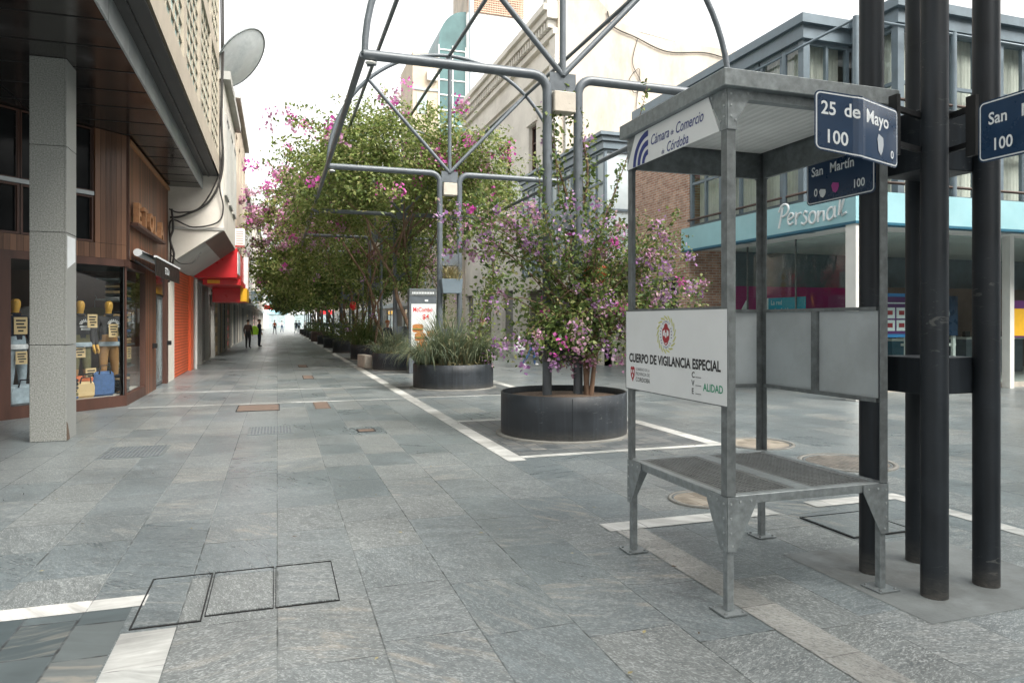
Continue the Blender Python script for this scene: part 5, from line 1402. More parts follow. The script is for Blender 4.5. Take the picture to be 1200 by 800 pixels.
# ---- unseen house blocks added behind the viewpoint to shade the crossing and darken reflections
for k, (x0, x1, y0, y1, h, lb) in enumerate(((7, 110, -32, -8, 22, 'unseen plaster house block added to shade the crossing on the right'), (-34, -3, -32, -9, 20, 'unseen beige house block added to shade the crossing on the left'))):
    o = building('building', lb, 'L' if k else 'R', x1 if k else x0, y0, y1, h, M['concrete_beige'] if k else M['concrete'], None, 5, 4, ('glass','shutter'), 20+k, depth=x1-x0, group='unseen blocks added to shade the crossing')

# ---- advertising totem
ad = empty('advertising_totem', (4.2, 21.3, 0), R(-6), 'dark advertising totem showing a burger poster', 'advertising totem')
mb = MB(); mb.box(-.42,.42,0,.38,0,2.58); mb.build('cabinet', M['steel_post'], ad, bevel=.015)
mb = MB(); mb.box(-.35,.40,-.012,-.002,.55,2.12); ps_ = mb.build('poster', M['white_sheet'], ad)
mb = MB(); mb.box(-.40,.42,-.014,-.002,2.36,2.54); hd = mb.build('header', M['galv_dark'], ad)
mb = MB()
for k in range(14): mb.box(-.32+.048*k,-.288+.048*k,-.0165,-.0145,2.42,2.48)
mb.build('lettering', M['sign_white'], hd)
mb = MB(); mb.box(.06,.16,-.014,-.002,2.19,2.25); mb.build('lamp', M['sign_white'], ad)
mb = MB(); mb.text('McCombo', (-.30,-.0145,1.88), (1,0,0), (0,0,1), .19, bold=.02, xs=.72); mb.text('$4', (-.02,-.0145,1.66), (1,0,0), (0,0,1), .2, bold=.02); mb.build('lettering', M['red'], ps_)
M['bun'] = plain('bun_print', (.50,.20,.05), .5); M['patty'] = plain('patty_print', (.16,.05,.02), .5); M['lettuce'] = plain('lettuce_print', (.20,.36,.06), .5)
for k, (bx, bz, s) in enumerate(((-.15,1.38,.17),(-.08,1.12,.17),(.0,.84,.19),(.24,1.22,.12))):
    g = MB(); y = -.0140-.0012*k
    def el(z, rx, rz, m, dy): g.mat(m); g.disc((bx, y-.0002*dy, z), rx, 18, (1,0,0), (0,0,1), rz)
    el(bz-.5*s, s, .28*s, 0, 0); el(bz-.25*s, s*1.05, .2*s, 1, 1); el(bz-.05*s, s*1.08, .14*s, 2, 2); el(bz+.08*s, s*1.02, .14*s, 3, 3); el(bz+.35*s, s, .42*s, 0, 4)
    g.build('printed_burger', [M['bun'], M['patty'], M['lettuce'], M['red']], ps_)
# ------------------------------------------------------------------ figures
def figure(name, loc, rz, label, cat, mats, joints=None, group=None, h=1.75, face=True, hair=None, bulk=1.0, sub=2):
    """one continuous skinned body; mats: dict of region -> material"""
    J = {
        'pelvis': (0,0,.95), 'belly': (0,.0,1.08), 'chest': (0,.0,1.30), 'neck0': (0,0.01,1.46), 'neck1': (0,.0,1.53), 'jaw': (0,-.015,1.58), 'head': (0,-.01,1.66), 'crown': (0,0,1.735),
        'shoulderL': (.17,0,1.41), 'elbowL': (.235,.02,1.14), 'wristL': (.25,-.05,.90), 'palmL': (.25,-.07,.84),
        'shoulderR': (-.17,0,1.41), 'elbowR': (-.235,.02,1.14), 'wristR': (-.25,-.05,.90), 'palmR': (-.25,-.07,.84),
        'hipL': (.09,0,.89), 'kneeL': (.10,-.01,.50), 'ankleL': (.105,.02,.09), 'toeL': (.12,-.13,.035),
        'hipR': (-.09,0,.89), 'kneeR': (-.10,-.01,.50), 'ankleR': (-.105,.02,.09), 'toeR': (-.12,-.13,.035)}
    if joints: J.update(joints)
    for s in 'LR':
        p = Vector(J['palm'+s]); d = (p - Vector(J['wrist'+s])).normalized(); side = Vector((1 if s == 'L' else -1, 0, 0)); fr = Vector((0,-1,0))
        for k, ln in enumerate((.075,.085,.08,.062)):
            J[f'finger{k}{s}'] = tuple(p + d*ln*.6 + fr*(.028-.02*k)); J[f'tip{k}{s}'] = tuple(p + d*ln*1.25 + fr*(.028-.02*k) - side*.012)
        J['thumb'+s] = tuple(p + fr*.045 + d*.035)
    rad = {'pelvis': (.135,.10), 'belly': (.125,.095), 'chest': (.15,.105), 'neck0': (.065,.06), 'neck1': (.052,.055), 'jaw': (.062,.075), 'head': (.078,.095), 'crown': (.055,.068)}
    for s in 'LR':
        rad.update({'shoulder'+s: (.068,.065), 'elbow'+s: (.045,.045), 'wrist'+s: (.030,.030), 'palm'+s: (.036,.024), 'hip'+s: (.088,.09), 'knee'+s: (.058,.06), 'ankle'+s: (.042,.046), 'toe'+s: (.04,.03), 'thumb'+s: (.010,.010)})
        for k in range(4): rad[f'finger{k}{s}'] = (.010,.010); rad[f'tip{k}{s}'] = (.0075,.0075)
    E = [('pelvis','belly'),('belly','chest'),('chest','neck0'),('neck0','neck1'),('neck1','jaw'),('jaw','head'),('head','crown')]
    for s in 'LR':
        E += [('chest','shoulder'+s),('shoulder'+s,'elbow'+s),('elbow'+s,'wrist'+s),('wrist'+s,'palm'+s),('palm'+s,'thumb'+s),
              ('pelvis','hip'+s),('hip'+s,'knee'+s),('knee'+s,'ankle'+s),('ankle'+s,'toe'+s)]
        for k in range(4): E += [('palm'+s,f'finger{k}{s}'),(f'finger{k}{s}',f'tip{k}{s}')]
    keys = list(J)
    me = bpy.data.meshes.new('b'); me.from_pydata([J[k] for k in keys], [(keys.index(a), keys.index(b)) for a, b in E], [])
    ob = bpy.data.objects.new('b', me); col.objects.link(ob)
    sk = ob.modifiers.new('skin', 'SKIN'); sk.use_smooth_shade = True; sk.branch_smoothing = .3
    lay = me.skin_vertices[0].data
    for i, k in enumerate(keys):
        r = rad[k]; b_ = bulk if k[:4] in ('pelv','bell','ches','shou','elbo','hipL','hipR','knee') else 1
        lay[i].radius = (r[0]*b_, r[1]*b_); lay[i].use_root = (k == 'pelvis')
    sb = ob.modifiers.new('sub', 'SUBSURF'); sb.levels = sub; sb.render_levels = sub
    m2 = bpy.data.meshes.new_from_object(ob.evaluated_get(bpy.context.evaluated_depsgraph_get()))
    bpy.data.objects.remove(ob); bpy.data.meshes.remove(me)
    m2.name = name
    # paint regions by nearest bone
    def region(a, b):
        if 'jaw' in (a, b) or 'crown' in (a, b) or (a, b) == ('neck0','neck1'): return 'head'
        if a[:4] in ('palm','fing') or a[:5] == 'wrist': return 'hand'
        if a[:8] == 'shoulder' or a[:5] == 'elbow' : return 'arm'
        if a[:5] == 'ankle': return 'shoe'
        if a[:3] == 'hip': return 'thigh'
        if a[:4] == 'knee': return 'shin'
        if (a, b) == ('pelvis','belly') or b[:3] == 'hip': return 'hips'
        return 'torso'
    segs = [(np.array(J[a]), np.array(J[b]), region(a, b)) for a, b in E]
    regs = list(dict.fromkeys(r for _, _, r in segs)); mm = list(dict.fromkeys(mats[r] for r in regs))
    for m in mm: m2.materials.append(M[m])
    C = np.zeros(len(m2.polygons)*3); m2.polygons.foreach_get('center', C); C = C.reshape(-1, 3)
    dist = []
    for a, b, r in segs:
        ab = b-a; t_ = np.clip(((C-a)@ab)/max(1e-9, ab@ab), 0, 1); dist.append(np.linalg.norm(C-(a+t_[:,None]*ab), axis=1))
    best = np.argmin(np.array(dist), axis=0)
    m2.polygons.foreach_set('material_index', [mm.index(mats[segs[i][2]]) for i in best])
    m2.polygons.foreach_set('use_smooth', [True]*len(m2.polygons))
    o = bpy.data.objects.new(name, m2); col.objects.link(o)
    o.location = loc; o.rotation_euler = (0,0,rz); s_ = h/1.81; o.scale = (s_,s_,s_)
    tag(o, label, cat, group)
    hc = Vector(J['head'])
    if hair:
        mb = MB(); n = 20
        prof = [(0.001,.125)] + [(.098*math.sin(R(a)), .02+.105*math.cos(R(a))) for a in (15,30,45,60,75,90,105)]
        mb.lathe(prof, n=n)
        mb.v = [(x*.92+hc.x, y*1.1+.022+hc.y, z*1.0+hc.z-.012 + (.045 if y < -.03 and z < .06 else 0)) for x, y, z in mb.v]
        mb.build('hair', M[hair], o)
    if face:
        mb = MB()
        mb.tube([hc+Vector((0,-.088,.03)), hc+Vector((0,-.112,-.012)), hc+Vector((0,-.09,-.022))], [.008,.015,.010], 8)
        for sx in (-1, 1): mb.tube([hc+Vector((sx*.075,.0,.02)), hc+Vector((sx*.092,.01,.0)), hc+Vector((sx*.076,.005,-.03))], [.008,.014,.008], 6)
        mb.build('nose_and_ears', M[mats['head']], o)
        mb = MB()
        for sx in (-1, 1): mb.lathe([(.0,-.009),(.009,0),(0,.009)], tuple(hc+Vector((sx*.032,-.084,.02))), 8)
        mb.obox(hc+Vector((0,-.084,-.05)), (1,0,0), (0,1,0), (0,0,1), .024, .008, .004)
        mb.build('eyes_and_mouth', M['ink'], o)
    return o
for k, c in dict(c_brown=(.045,.03,.025), c_black=(.012,.012,.014), c_navy=(.012,.016,.03), c_charcoal=(.04,.04,.042), c_denim=(.05,.085,.16), c_grey=(.30,.30,.30), c_lime=(.34,.62,.04), c_white=(.72,.73,.74), c_pale_denim=(.33,.40,.45), c_blue_jean=(.06,.12,.26), c_tan=(.40,.28,.15), c_orange=(.55,.14,.05), c_olive=(.14,.13,.06), c_pink=(.5,.25,.3), c_hair=(.015,.01,.008), c_redhair=(.25,.09,.03)).items():
    M[k] = mat(k, c, .85, 0, var=.2, scale=14, bump=.15, bscale=60)
def wear(top, legs, shoe='c_black', head='skin', hand='skin', arm=None, shin=None):
    return dict(torso=top, arm=arm or top, hips=legs, thigh=legs, shin=shin or legs, shoe=shoe, head=head, hand=hand)
WALK = dict(kneeL=(.10,-.16,.52), ankleL=(.105,-.20,.10), toeL=(.11,-.35,.07), kneeR=(-.10,.02,.50), ankleR=(-.105,.26,.13), toeR=(-.115,.14,.035), elbowL=(.23,.10,1.15), wristL=(.24,.12,.93), palmL=(.24,.12,.87), elbowR=(-.23,-.02,1.15), wristR=(-.24,-.16,.95), palmR=(-.24,-.19,.90))
figure('person', (-1.62, 44.0, 0), R(160), 'person in a dark brown jacket and black trousers standing on the left pavement', 'person', wear('c_brown','c_black'), None, 'people in the street', 1.72, hair='c_hair', bulk=1.25)
figure('person', (-1.06, 46.6, 0), R(70), 'person in dark clothes with a lime green bag standing beside the man in brown', 'person', wear('c_navy','c_navy'), dict(elbowR=(-.22,-.05,1.15), wristR=(-.12,-.24,1.10), palmR=(-.06,-.27,1.10)), 'people in the street', 1.75, hair='c_hair', bulk=1.2)
bag = empty('bag', (-1.33, 46.25, .75), 0, 'lime green bag held by the person in dark clothes', 'bag')
mb = MB(); mb.prism([(-.2,0),(.2,0),(.24,.35),(.1,.55),(-.1,.55),(-.24,.35)], (0,-.1,0), (1,0,0), (0,0,1), (0,1,0), .2); mb.build('body', M['c_lime'], bag, bevel=.03)
for k, (x, y, a, t, l, lb) in enumerate([(2.2, 92, 10, 'c_navy', 'c_denim', 'person in dark blue walking far off at the bright end of the street'), (2.7, 97, 170, 'c_denim', 'c_navy', 'person in blue walking far off, right of the dark blue one'),
                                     (3.6, 101, 200, 'c_grey', 'c_black', 'person in grey walking far off nearest the planters'), (-.3, 88, 20, 'c_orange', 'c_black', 'person in orange far off near the left facades'),
                                     (.6, 104, 20, 'c_white', 'c_denim', 'person in white far off in the middle of the street')]):
    figure('person', (x, y, 0), R(a), lb, 'person', wear(t, l), WALK, 'people in the street', 1.72, face=False, hair='c_hair', sub=1)
figure('person', (8.35, 23.25, 0), R(75), 'person in blue jeans and dark top walking behind the flowering shrub', 'person', wear('c_charcoal','c_blue_jean','c_white'), WALK, 'people in the street', 1.72, hair='c_hair')
figure('person', (6.75, 23.6, 0), R(60), 'person in black with a dark cap behind the long grass', 'person', wear('c_black','c_black'), None, 'people in the street', 1.78, hair='c_black')
bag = empty('bag', (7.95, 23.2, .45), 0, 'white plastic bag held beside the person in jeans', 'bag')
mb = MB(); mb.lathe([(0,0),(.16,.02),(.20,.18),(.15,.36),(.05,.48),(.03,.62),(0,.62)], n=12); mb.v = [(x*(1+.15*math.sin(7*z+3*y)), y*.6, z) for x, y, z in mb.v]; mb.build('body', M['c_white'], bag)
figure('person', (4.0, 27.2, 0), R(30), 'person with reddish hair and dark clothes left of the advertising totem', 'person', wear('c_navy','c_black'), None, 'people in the street', 1.68, hair='c_redhair')
figure('person', (5.9, 26.5, 0), R(20), 'person in faded pink behind the right side of the advertising totem', 'person', wear('c_pink','c_charcoal'), None, 'people in the street', 1.68, hair='c_hair')

# mannequins in the shop window
MP = dict(elbowL=(.27,.04,1.15), elbowR=(-.27,.04,1.15), wristL=(.29,-.03,.92), palmL=(.29,-.05,.86), wristR=(-.29,-.03,.92), palmR=(-.29,-.05,.86), ankleL=(.13,.02,.09), toeL=(.15,-.12,.035), kneeL=(.115,-.01,.5))
def mannequin(loc, rz, label, top, legs, shin='mann_leg', h=1.86, arm=None, prints=True, j=MP):
    o = figure('mannequin', loc, rz, label, 'mannequin', wear(top, legs, 'c_white' if shin == 'c_pale_denim' else 'mann_leg', 'mann', 'mann', arm, shin), j, 'mannequins in the shop window', h, face=False, bulk=1.18)
    mb = MB(); mb.lathe([(.02,0),(.02,.9)], (0,.13,0), 8); mb.lathe([(.2,0),(.2,.012),(0,.013)], (0,.1,0), 20); mb.build('stand', M['galv'], o)
    if prints:
        p = MB(); y = -.175
        for k in range(9):
            a = R(20*k+10); p.obox((math.cos(a)*.085, y+.004*abs(math.cos(a)), 1.30+math.sin(a)*.07), (math.cos(a),0,math.sin(a)), (0,1,0), (-math.sin(a),0,math.cos(a)), .025, .003, .007)
        p.box(-.10,.10,y-.003,y+.003,1.25,1.275); p.box(-.08,.08,y-.003,y+.003,1.20,1.235)
        p.build('chest_print', M['c_white'], o)
    mb = MB(); mb.lathe([(.085,0),(.09,.03),(.075,.045)], (0,.005,1.455), 18); mb.build('collar', M[top], o)
    mb = MB(); mb.lathe([(.195,.0),(.20,.05),(.185,.08)], (0,0,.90), 24); mb.v = [(x, y*.78, z) for x, y, z in mb.v]; mb.build('shirt_hem', M['c_pale_denim'] if legs != 'c_pale_denim' else M['c_white'], o)
    return o
mannequin((-3.07, 15.30, .2), R(40), 'mannequin in a dark grey printed sweatshirt and tan trousers, nearest the glass corner', 'c_charcoal', 'mann_leg')
mannequin((-3.47, 14.98, .2), R(42), 'mannequin in a dark grey sweatshirt and patterned shorts just right of the stone pillar', 'c_charcoal', 'c_olive')
mannequin((-4.22, 14.05, .2), R(55), 'mannequin in a navy sweatshirt and pale jeans left of the stone pillar', 'c_navy', 'c_pale_denim', 'c_pale_denim', prints=False)
mannequin((-3.95, 14.95, .2), R(44), 'mannequin with striped arm mostly hidden behind the stone pillar', 'c_grey', 'c_charcoal', prints=False, arm='c_white')
# price cards hanging in front
def card(p, n, w, h, label):
    n = Vector((*n, 0)).normalized(); a = Vector((-n.y, n.x, 0))
    r = empty('price_card', p, 0, label, 'price card', 'kraft price cards in the shop window')
    mb = MB(); w *= .72; h *= .72; mb.obox((0,0,0), a, n, (0,0,1), w/2, .004, h/2); mb.build('card', M['kraft'], r)
    mb = MB()
    for k, (x, hw) in enumerate(((0,.36),(-.05,.3),(.05,.34),(0,.2))): mb.obox(Vector((0,0,h*(.3-.2*k))) + n*.0055 + a*w*x, a, n, (0,0,1), w*hw, .001, h*.05)
    mb.build('lettering', M['ink'], r)
n_ = (N.x, N.y)
card((-2.93,15.02,1.42), n_, .26, .34, 'kraft price card on the chest of the mannequin by the glass corner')
card((-3.22,14.75,1.60), n_, .26, .34, 'kraft price card on the chest of the mannequin right of the pillar')
card((-3.45,14.86,1.05), n_, .3, .34, 'kraft price card at the waist of the mannequin in shorts')
card((-4.12,13.98,1.52), n_, .3, .4, 'kraft price card on the chest of the navy mannequin')
card((-4.1,13.95,.98), n_, .26, .3, 'kraft price card at the hip of the navy mannequin')
card((-3.25,14.78,.62), n_, .28, .32, 'kraft price card low among the bags behind the glass')
card((-2.9,16.3,.95), (1,-.2), .3, .34, 'kraft price card on the shelf rack at the right of the window')
card((-4.36,13.66,1.86), n_, .2, .26, 'white striped notice above the navy mannequin card')
# shirts hanging behind the mannequins
for k, (x, y, c, lb) in enumerate([(-3.45,16.0,'c_olive','olive shirt hanging at the back of the shop window, right end of the row'),(-3.75,15.85,'c_tan','tan shirt hanging at the back of the window, second from the right'),(-4.05,15.6,'c_navy','navy shirt hanging in the middle of the back row'),
                                   (-4.35,15.3,'c_grey','grey shirt hanging at the back of the window, second from the left'),(-4.7,14.95,'c_orange','rust coloured shirt hanging at the back of the window, left end')]):
    r = empty('hanging_shirt', (x, y, 1.15), R(42), lb, 'shirt', 'shirts hanging in the shop window')
    mb = MB(); mb.prism([(-.2,0),(.2,0),(.21,.45),(.36,.12),(.44,.18),(.3,.62),(.09,.72),(-.09,.72),(-.3,.62),(-.44,.18),(-.36,.12),(-.21,.45)], (0,-.05,0), (1,0,0), (0,0,1), (0,1,0), .10); mb.build('garment', M[c], r, bevel=.02)
    mb = MB(); mb.tube([(0,0,.70),(0,0,.86),(.04,0,.92),(.0,0,.96)], .006, 5); mb.build('hanger', M['galv'], r)
# bags and folded clothes
def shop_bag(x, y, z, w, d, h, m, rz, label):
    r = empty('bag', (x, y, z), R(rz), label, 'bag', 'bags on the shop window floor')
    mb = MB(); mb.prism([(-w/2,0),(w/2,0),(w/2*1.06,h*.6),(w/2*.9,h),(-w/2*.9,h),(-w/2*1.05,h*.6)], (0,-d/2,0), (1,0,0), (0,0,1), (0,1,0), d); mb.build('body', m, r, bevel=.04, )
    mb = MB(); mb.tube([(-w*.25,-d/2-.01,h*.9),(-w*.2,-d/2-.02,h*1.25),(w*.2,-d/2-.02,h*1.25),(w*.25,-d/2-.01,h*.9)], .012, 6); mb.build('handle', M['c_black'], r)
shop_bag(-3.12,14.98,.2,.42,.2,.46,M['c_blue_jean'],42,'blue denim bag at the feet of the mannequin by the glass corner')
shop_bag(-3.38,14.72,.2,.40,.2,.30,M['kraft'],44,'tan shopping bag with orange top beside the stone pillar')
shop_bag(-3.35,14.79,.46,.40,.18,.14,M['c_orange'],44,'small orange bag lying on the tan shopping bag')
shop_bag(-4.05,13.8,.2,.5,.24,.34,M['c_pale_denim'],46,'pale grey bag on the window floor left of the pillar')
def folded(x, y, z, n, w, rz, label, pal, seed):
    rr = random.Random(seed); r = empty('clothes_pile', (x, y, z), R(rz), label, 'folded clothes', 'piles of folded clothes in the shop window')
    zz = 0
    for k in range(n):
        h = .045+rr.random()*.03; mb = MB(); o_ = rr.uniform(-.02,.02); mb.box(-w/2+o_, w/2+o_, -.15, .15, zz, zz+h-.004); mb.build('folded_garment', M[rr.choice(pal)], r, bevel=.018); zz += h
PAL = ['c_navy','c_charcoal','c_blue_jean','c_grey','c_olive','c_tan','c_black']
folded(-2.95,15.5,.2,7,.36,70,'tall pile of blue and grey folded clothes right of the corner mannequin',PAL,1)
folded(-3.2,15.25,.2,5,.36,40,'pile of folded clothes behind the denim bag',PAL,2)
folded(-3.62,14.55,.2,6,.36,40,'pile of folded clothes close behind the pillar',PAL,3)
rk = empty('shelf_rack', (-3.1, 16.2, .2), 0, 'shelf rack of folded clothes behind the narrow street side window', 'shelf rack')
mb = MB()
for z in (.45,.9,1.35,1.8,2.2): mb.box(-.22,.2,-.7,.72,z,z+.03)
mb.build('shelf', M['galv_dark'], rk)
for k, z in enumerate((.48,.93,1.38,1.83)):
    for q in range(2): folded(-3.06,15.85+.62*q,.2+z,4+k%2,.34,90,f'folded clothes on {["the lowest","the second","the third","the top"][k]} rack shelf, {"near" if q == 0 else "far"} end',PAL,10+k*2+q)

# ------------------------------------------------------------------ vegetation
def quads_mesh(name, V, mi, mats, parent=None, nv=4):
    n = len(V)//nv
    me = bpy.data.meshes.new(name)
    me.vertices.add(len(V)); me.vertices.foreach_set('co', np.asarray(V, np.float32).ravel())
    me.loops.add(n*nv); me.loops.foreach_set('vertex_index', np.arange(n*nv, dtype=np.int32))
    me.polygons.add(n); me.polygons.foreach_set('loop_start', np.arange(0, n*nv, nv, dtype=np.int32)); me.polygons.foreach_set('loop_total', np.full(n, nv, np.int32))
    for m in mats: me.materials.append(m)
    me.polygons.foreach_set('material_index', np.asarray(mi, np.int32))
    me.update(calc_edges=True)
    o = bpy.data.objects.new(name, me); col.objects.link(o)
    if parent is not None: o.parent = parent
    return o
def leaf_quads(P, size, rng, outward=None, up=.5, aspect=.55, fold=.25):
    """diamond leaves at points P"""
    n = len(P)
    nrm = rng.normal(size=(n,3)); nrm[:,2] += up*1.5
    if outward is not None: nrm += outward*.9
    nrm /= np.linalg.norm(nrm, axis=1)[:,None]
    t = rng.normal(size=(n,3)); t[:,2] -= .4
    t -= nrm*(t*nrm).sum(1)[:,None]; t /= np.linalg.norm(t, axis=1)[:,None]
    b = np.cross(nrm, t)
    s = (size*rng.uniform(.6,1.25,n))[:,None]
    V = np.empty((n,4,3))
    V[:,0] = P - t*s*.5; V[:,1] = P + b*s*aspect*.5 + nrm*s*fold*.5 - t*s*.08; V[:,2] = P + t*s*.5; V[:,3] = P - b*s*aspect*.5 + nrm*s*fold*.5 - t*s*.08
    return V.reshape(-1,3)
def blossom_pts(cent, per, r, rng):
    P = np.repeat(cent, per, axis=0) + rng.normal(size=(len(cent)*per,3))*r
    return P
def canopy(y, label, seed, n_clump, per, lsize, rx=(3.3,3.1), ry=3.6, rz=3.2, cx=3.85, trunk=True, flowers=26, low=-.35, leaf='leaf_top', drape=40, bl=('bract_mag','bract_pale'), shoots=14, twigs=True, left_drop=0.0, dl=(.4,1.5), zb=4.75, fl_left=False):
    rng = np.random.default_rng(seed); rr = random.Random(seed)
    root = empty('bougainvillea_tree', (cx, y, 0), 0, label, 'tree', 'bougainvilleas over the arched frames')
    # directions over the shell
    d = rng.normal(size=(n_clump*3,3)); d /= np.linalg.norm(d, axis=1)[:,None]; d = d[d[:,2] > low][:n_clump]
    ph = rng.uniform(0, 6.28, 6)
    lump = .95 + .13*np.sin(d[:,0]*5+ph[0]) * np.sin(d[:,1]*4+ph[1]) + .12*np.sin(d[:,2]*6+ph[2]+d[:,0]*4) + rng.normal(size=len(d))*.08
    inner = np.where(rng.random(len(d)) < .25, rng.uniform(.55,.9,len(d)), 1.0)
    d0 = d.copy(); ex = np.sign(d)*np.abs(d)**.72; d = ex/np.linalg.norm(ex,axis=1)[:,None]*np.linalg.norm(ex,axis=1)[:,None]**.55
    sx = np.where(d[:,0] < 0, rx[0], rx[1])
    C = np.stack([d[:,0]*sx, d[:,1]*ry, zb + np.where(d[:,2] > 0, d[:,2]*rz, d[:,2]*1.6)], 1)
    C[:,:2] *= (lump*inner)[:,None]; C[:,2] = zb + (C[:,2]-zb)*lump*inner
    outw = d.copy()
    # hanging drapes along both edges and in front
    if drape:
        a = rng.uniform(0, 6.28, drape); top = rng.uniform(4.2,5.2,drape); ln = rng.uniform(dl[0],dl[1],drape) + left_drop*(np.cos(a) < -.2)
        k = 5
        q = np.repeat(np.stack([np.cos(a)*np.where(np.cos(a) < 0, rx[0], rx[1])*rng.uniform(.8,1.0,drape), np.sin(a)*ry*rng.uniform(.75,1,drape), top], 1), k, 0)
        q[:,2] -= np.tile(np.arange(k)/(k-1), drape)*np.repeat(ln, k)
        q[:,:2] += rng.normal(size=(len(q),2))*.12
        C = np.vstack([C, q]); outw = np.vstack([outw, np.repeat(np.stack([np.cos(a), np.sin(a), 0*a-.3], 1), k, 0)])
    cs = rng.uniform(.2,.42,len(C))
    P = np.repeat(C, per, 0) + rng.normal(size=(len(C)*per,3))*np.repeat(cs, per)[:,None]*np.array([.8,.8,.6])
    OW = np.repeat(outw, per, 0)
    # long loose shoots breaking the outline
    SH = []
    for k in range(shoots):
        dd = d[rng.integers(len(d))].copy(); dd[2] = abs(dd[2])*.8+.25
        p = np.array([dd[0]*(rx[0] if dd[0] < 0 else rx[1])*.9, dd[1]*ry*.9, zb+dd[2]*rz*.8]); v = dd/np.linalg.norm(dd)*.16
        path = []
        for i in range(rng.integers(8,15)):
            p = p + v; v = v + np.array([rng.normal()*.02, rng.normal()*.02, -.012]); path.append(p.copy())
        SH.append(np.array(path))
    if SH:
        q = np.vstack(SH); q = np.repeat(q, 5, 0) + rng.normal(size=(len(q)*5,3))*.06
        P = np.vstack([P, q]); OW = np.vstack([OW, np.zeros_like(q)+[0,0,.3]])
    z_ok = P[:,2] > 2.2
    P, OW = P[z_ok], OW[z_ok]
    V = leaf_quads(P, lsize, rng, OW)
    mi = (rng.random(len(P)) < .2).astype(int)
    quads_mesh('crown', V, mi, [M[leaf], M['leaf_dark']], root)
    # flowers
    pw = np.where((d[:,0]+.3*d[:,2] < -.2) & (d[:,2] > -.05), 1.0, .03 if fl_left else 1.0)*np.where(d[:,1] < .2, 1, .3); idx = rng.choice(len(d), min(flowers, len(d)), replace=False, p=pw/pw.sum())
    cent = C[idx]*1.0; cent = cent + d[idx]*.28
    if SH: cent = np.vstack([cent] + [s[-1:] for s in SH[::3]])
    cent = np.vstack([cent + rng.normal(size=cent.shape)*.15 for _ in range(3)])
    F = blossom_pts(cent, 16, .10, rng)
    V = leaf_quads(F, lsize*.85, rng, None, .3, .8, .2)
    mi = np.repeat((rng.random(len(cent)) < (.2 if fl_left else .5)).astype(int), 16)
    quads_mesh('blossom', V, mi, [M[bl[0]], M[bl[1]]], root)
    if trunk:
        for k in range(3):
            mb = MB(); x0, y0 = rr.uniform(-.2,.9), rr.uniform(-.25,.25)
            pts = [(x0, y0, .45)]; r_ = [.075-.012*k]
            for i in range(1, 8):
                f = i/7; pts.append((x0*(1-f) + rr.uniform(-.15,.15) + (k-1)*1.2*f*f, y0 + rr.uniform(-.15,.15), .45 + 4.4*f)); r_.append(max(.02, (.075-.012*k)*(1-.55*f)))
            mb.tube(pts, r_, 8); tr = mb.build('trunk', M['bark'], root)
        for k in range(9):
            a = rr.uniform(0, 6.28); mb = MB(); l = rr.uniform(.6,.95)
            mb.tube([(rr.uniform(-.4,.4), 0, 3.6+rr.uniform(0,.8)), (math.cos(a)*1.2*l, math.sin(a)*1.3*l, 4.9), (math.cos(a)*2.6*l, math.sin(a)*2.9*l, 5.0+rr.uniform(.2,1.6))], [.035,.024,.01], 6); mb.build('branch', M['bark'], root)
    return root
canopy(23.0, 'broad bougainvillea canopy nearest the camera over the third frame', 11, 600, 62, .135, shoots=44, flowers=24, rz=2.65, ry=3.2, drape=0, low=-.08, zb=5.3)
canopy(29.6, 'bougainvillea canopy just behind the nearest one', 12, 430, 52, .155, shoots=26, flowers=24, drape=0, rz=2.9, low=-.08, zb=5.3)
canopy(36.5, 'pink flowered bougainvillea leaning left towards the facades', 13, 400, 52, .18, rx=(4.9,3.1), rz=4.4, flowers=150, fl_left=True, bl=('bract_pale','bract_mag'), drape=60, left_drop=1.0, shoots=30)
canopy(43.4, 'dark bougainvillea hanging low beside the tall green sign', 14, 260, 50, .19, rx=(4.3,3.1), rz=3.8, flowers=60, bl=('bract_pale','bract_mag'), drape=60, left_drop=1.0, leaf='leaf_near')
prev = None
for k, y in enumerate((50.2, 57, 63.8, 70.5, 77.3, 84, 90.8)):
    lab = 'bougainvillea canopy deep in the row beyond the men'
    if k < 2:
        o = canopy(y, lab, 15+k, 150, 40, .26, rx=(3.9,3.1), rz=3.0, flowers=20, drape=40, left_drop=.6, leaf='leaf_dark' if k else 'leaf_near', shoots=4); protos = (protos if k else []) + [o]
    else:
        o = copy_tree(protos[k % 2]); o.location.y = y

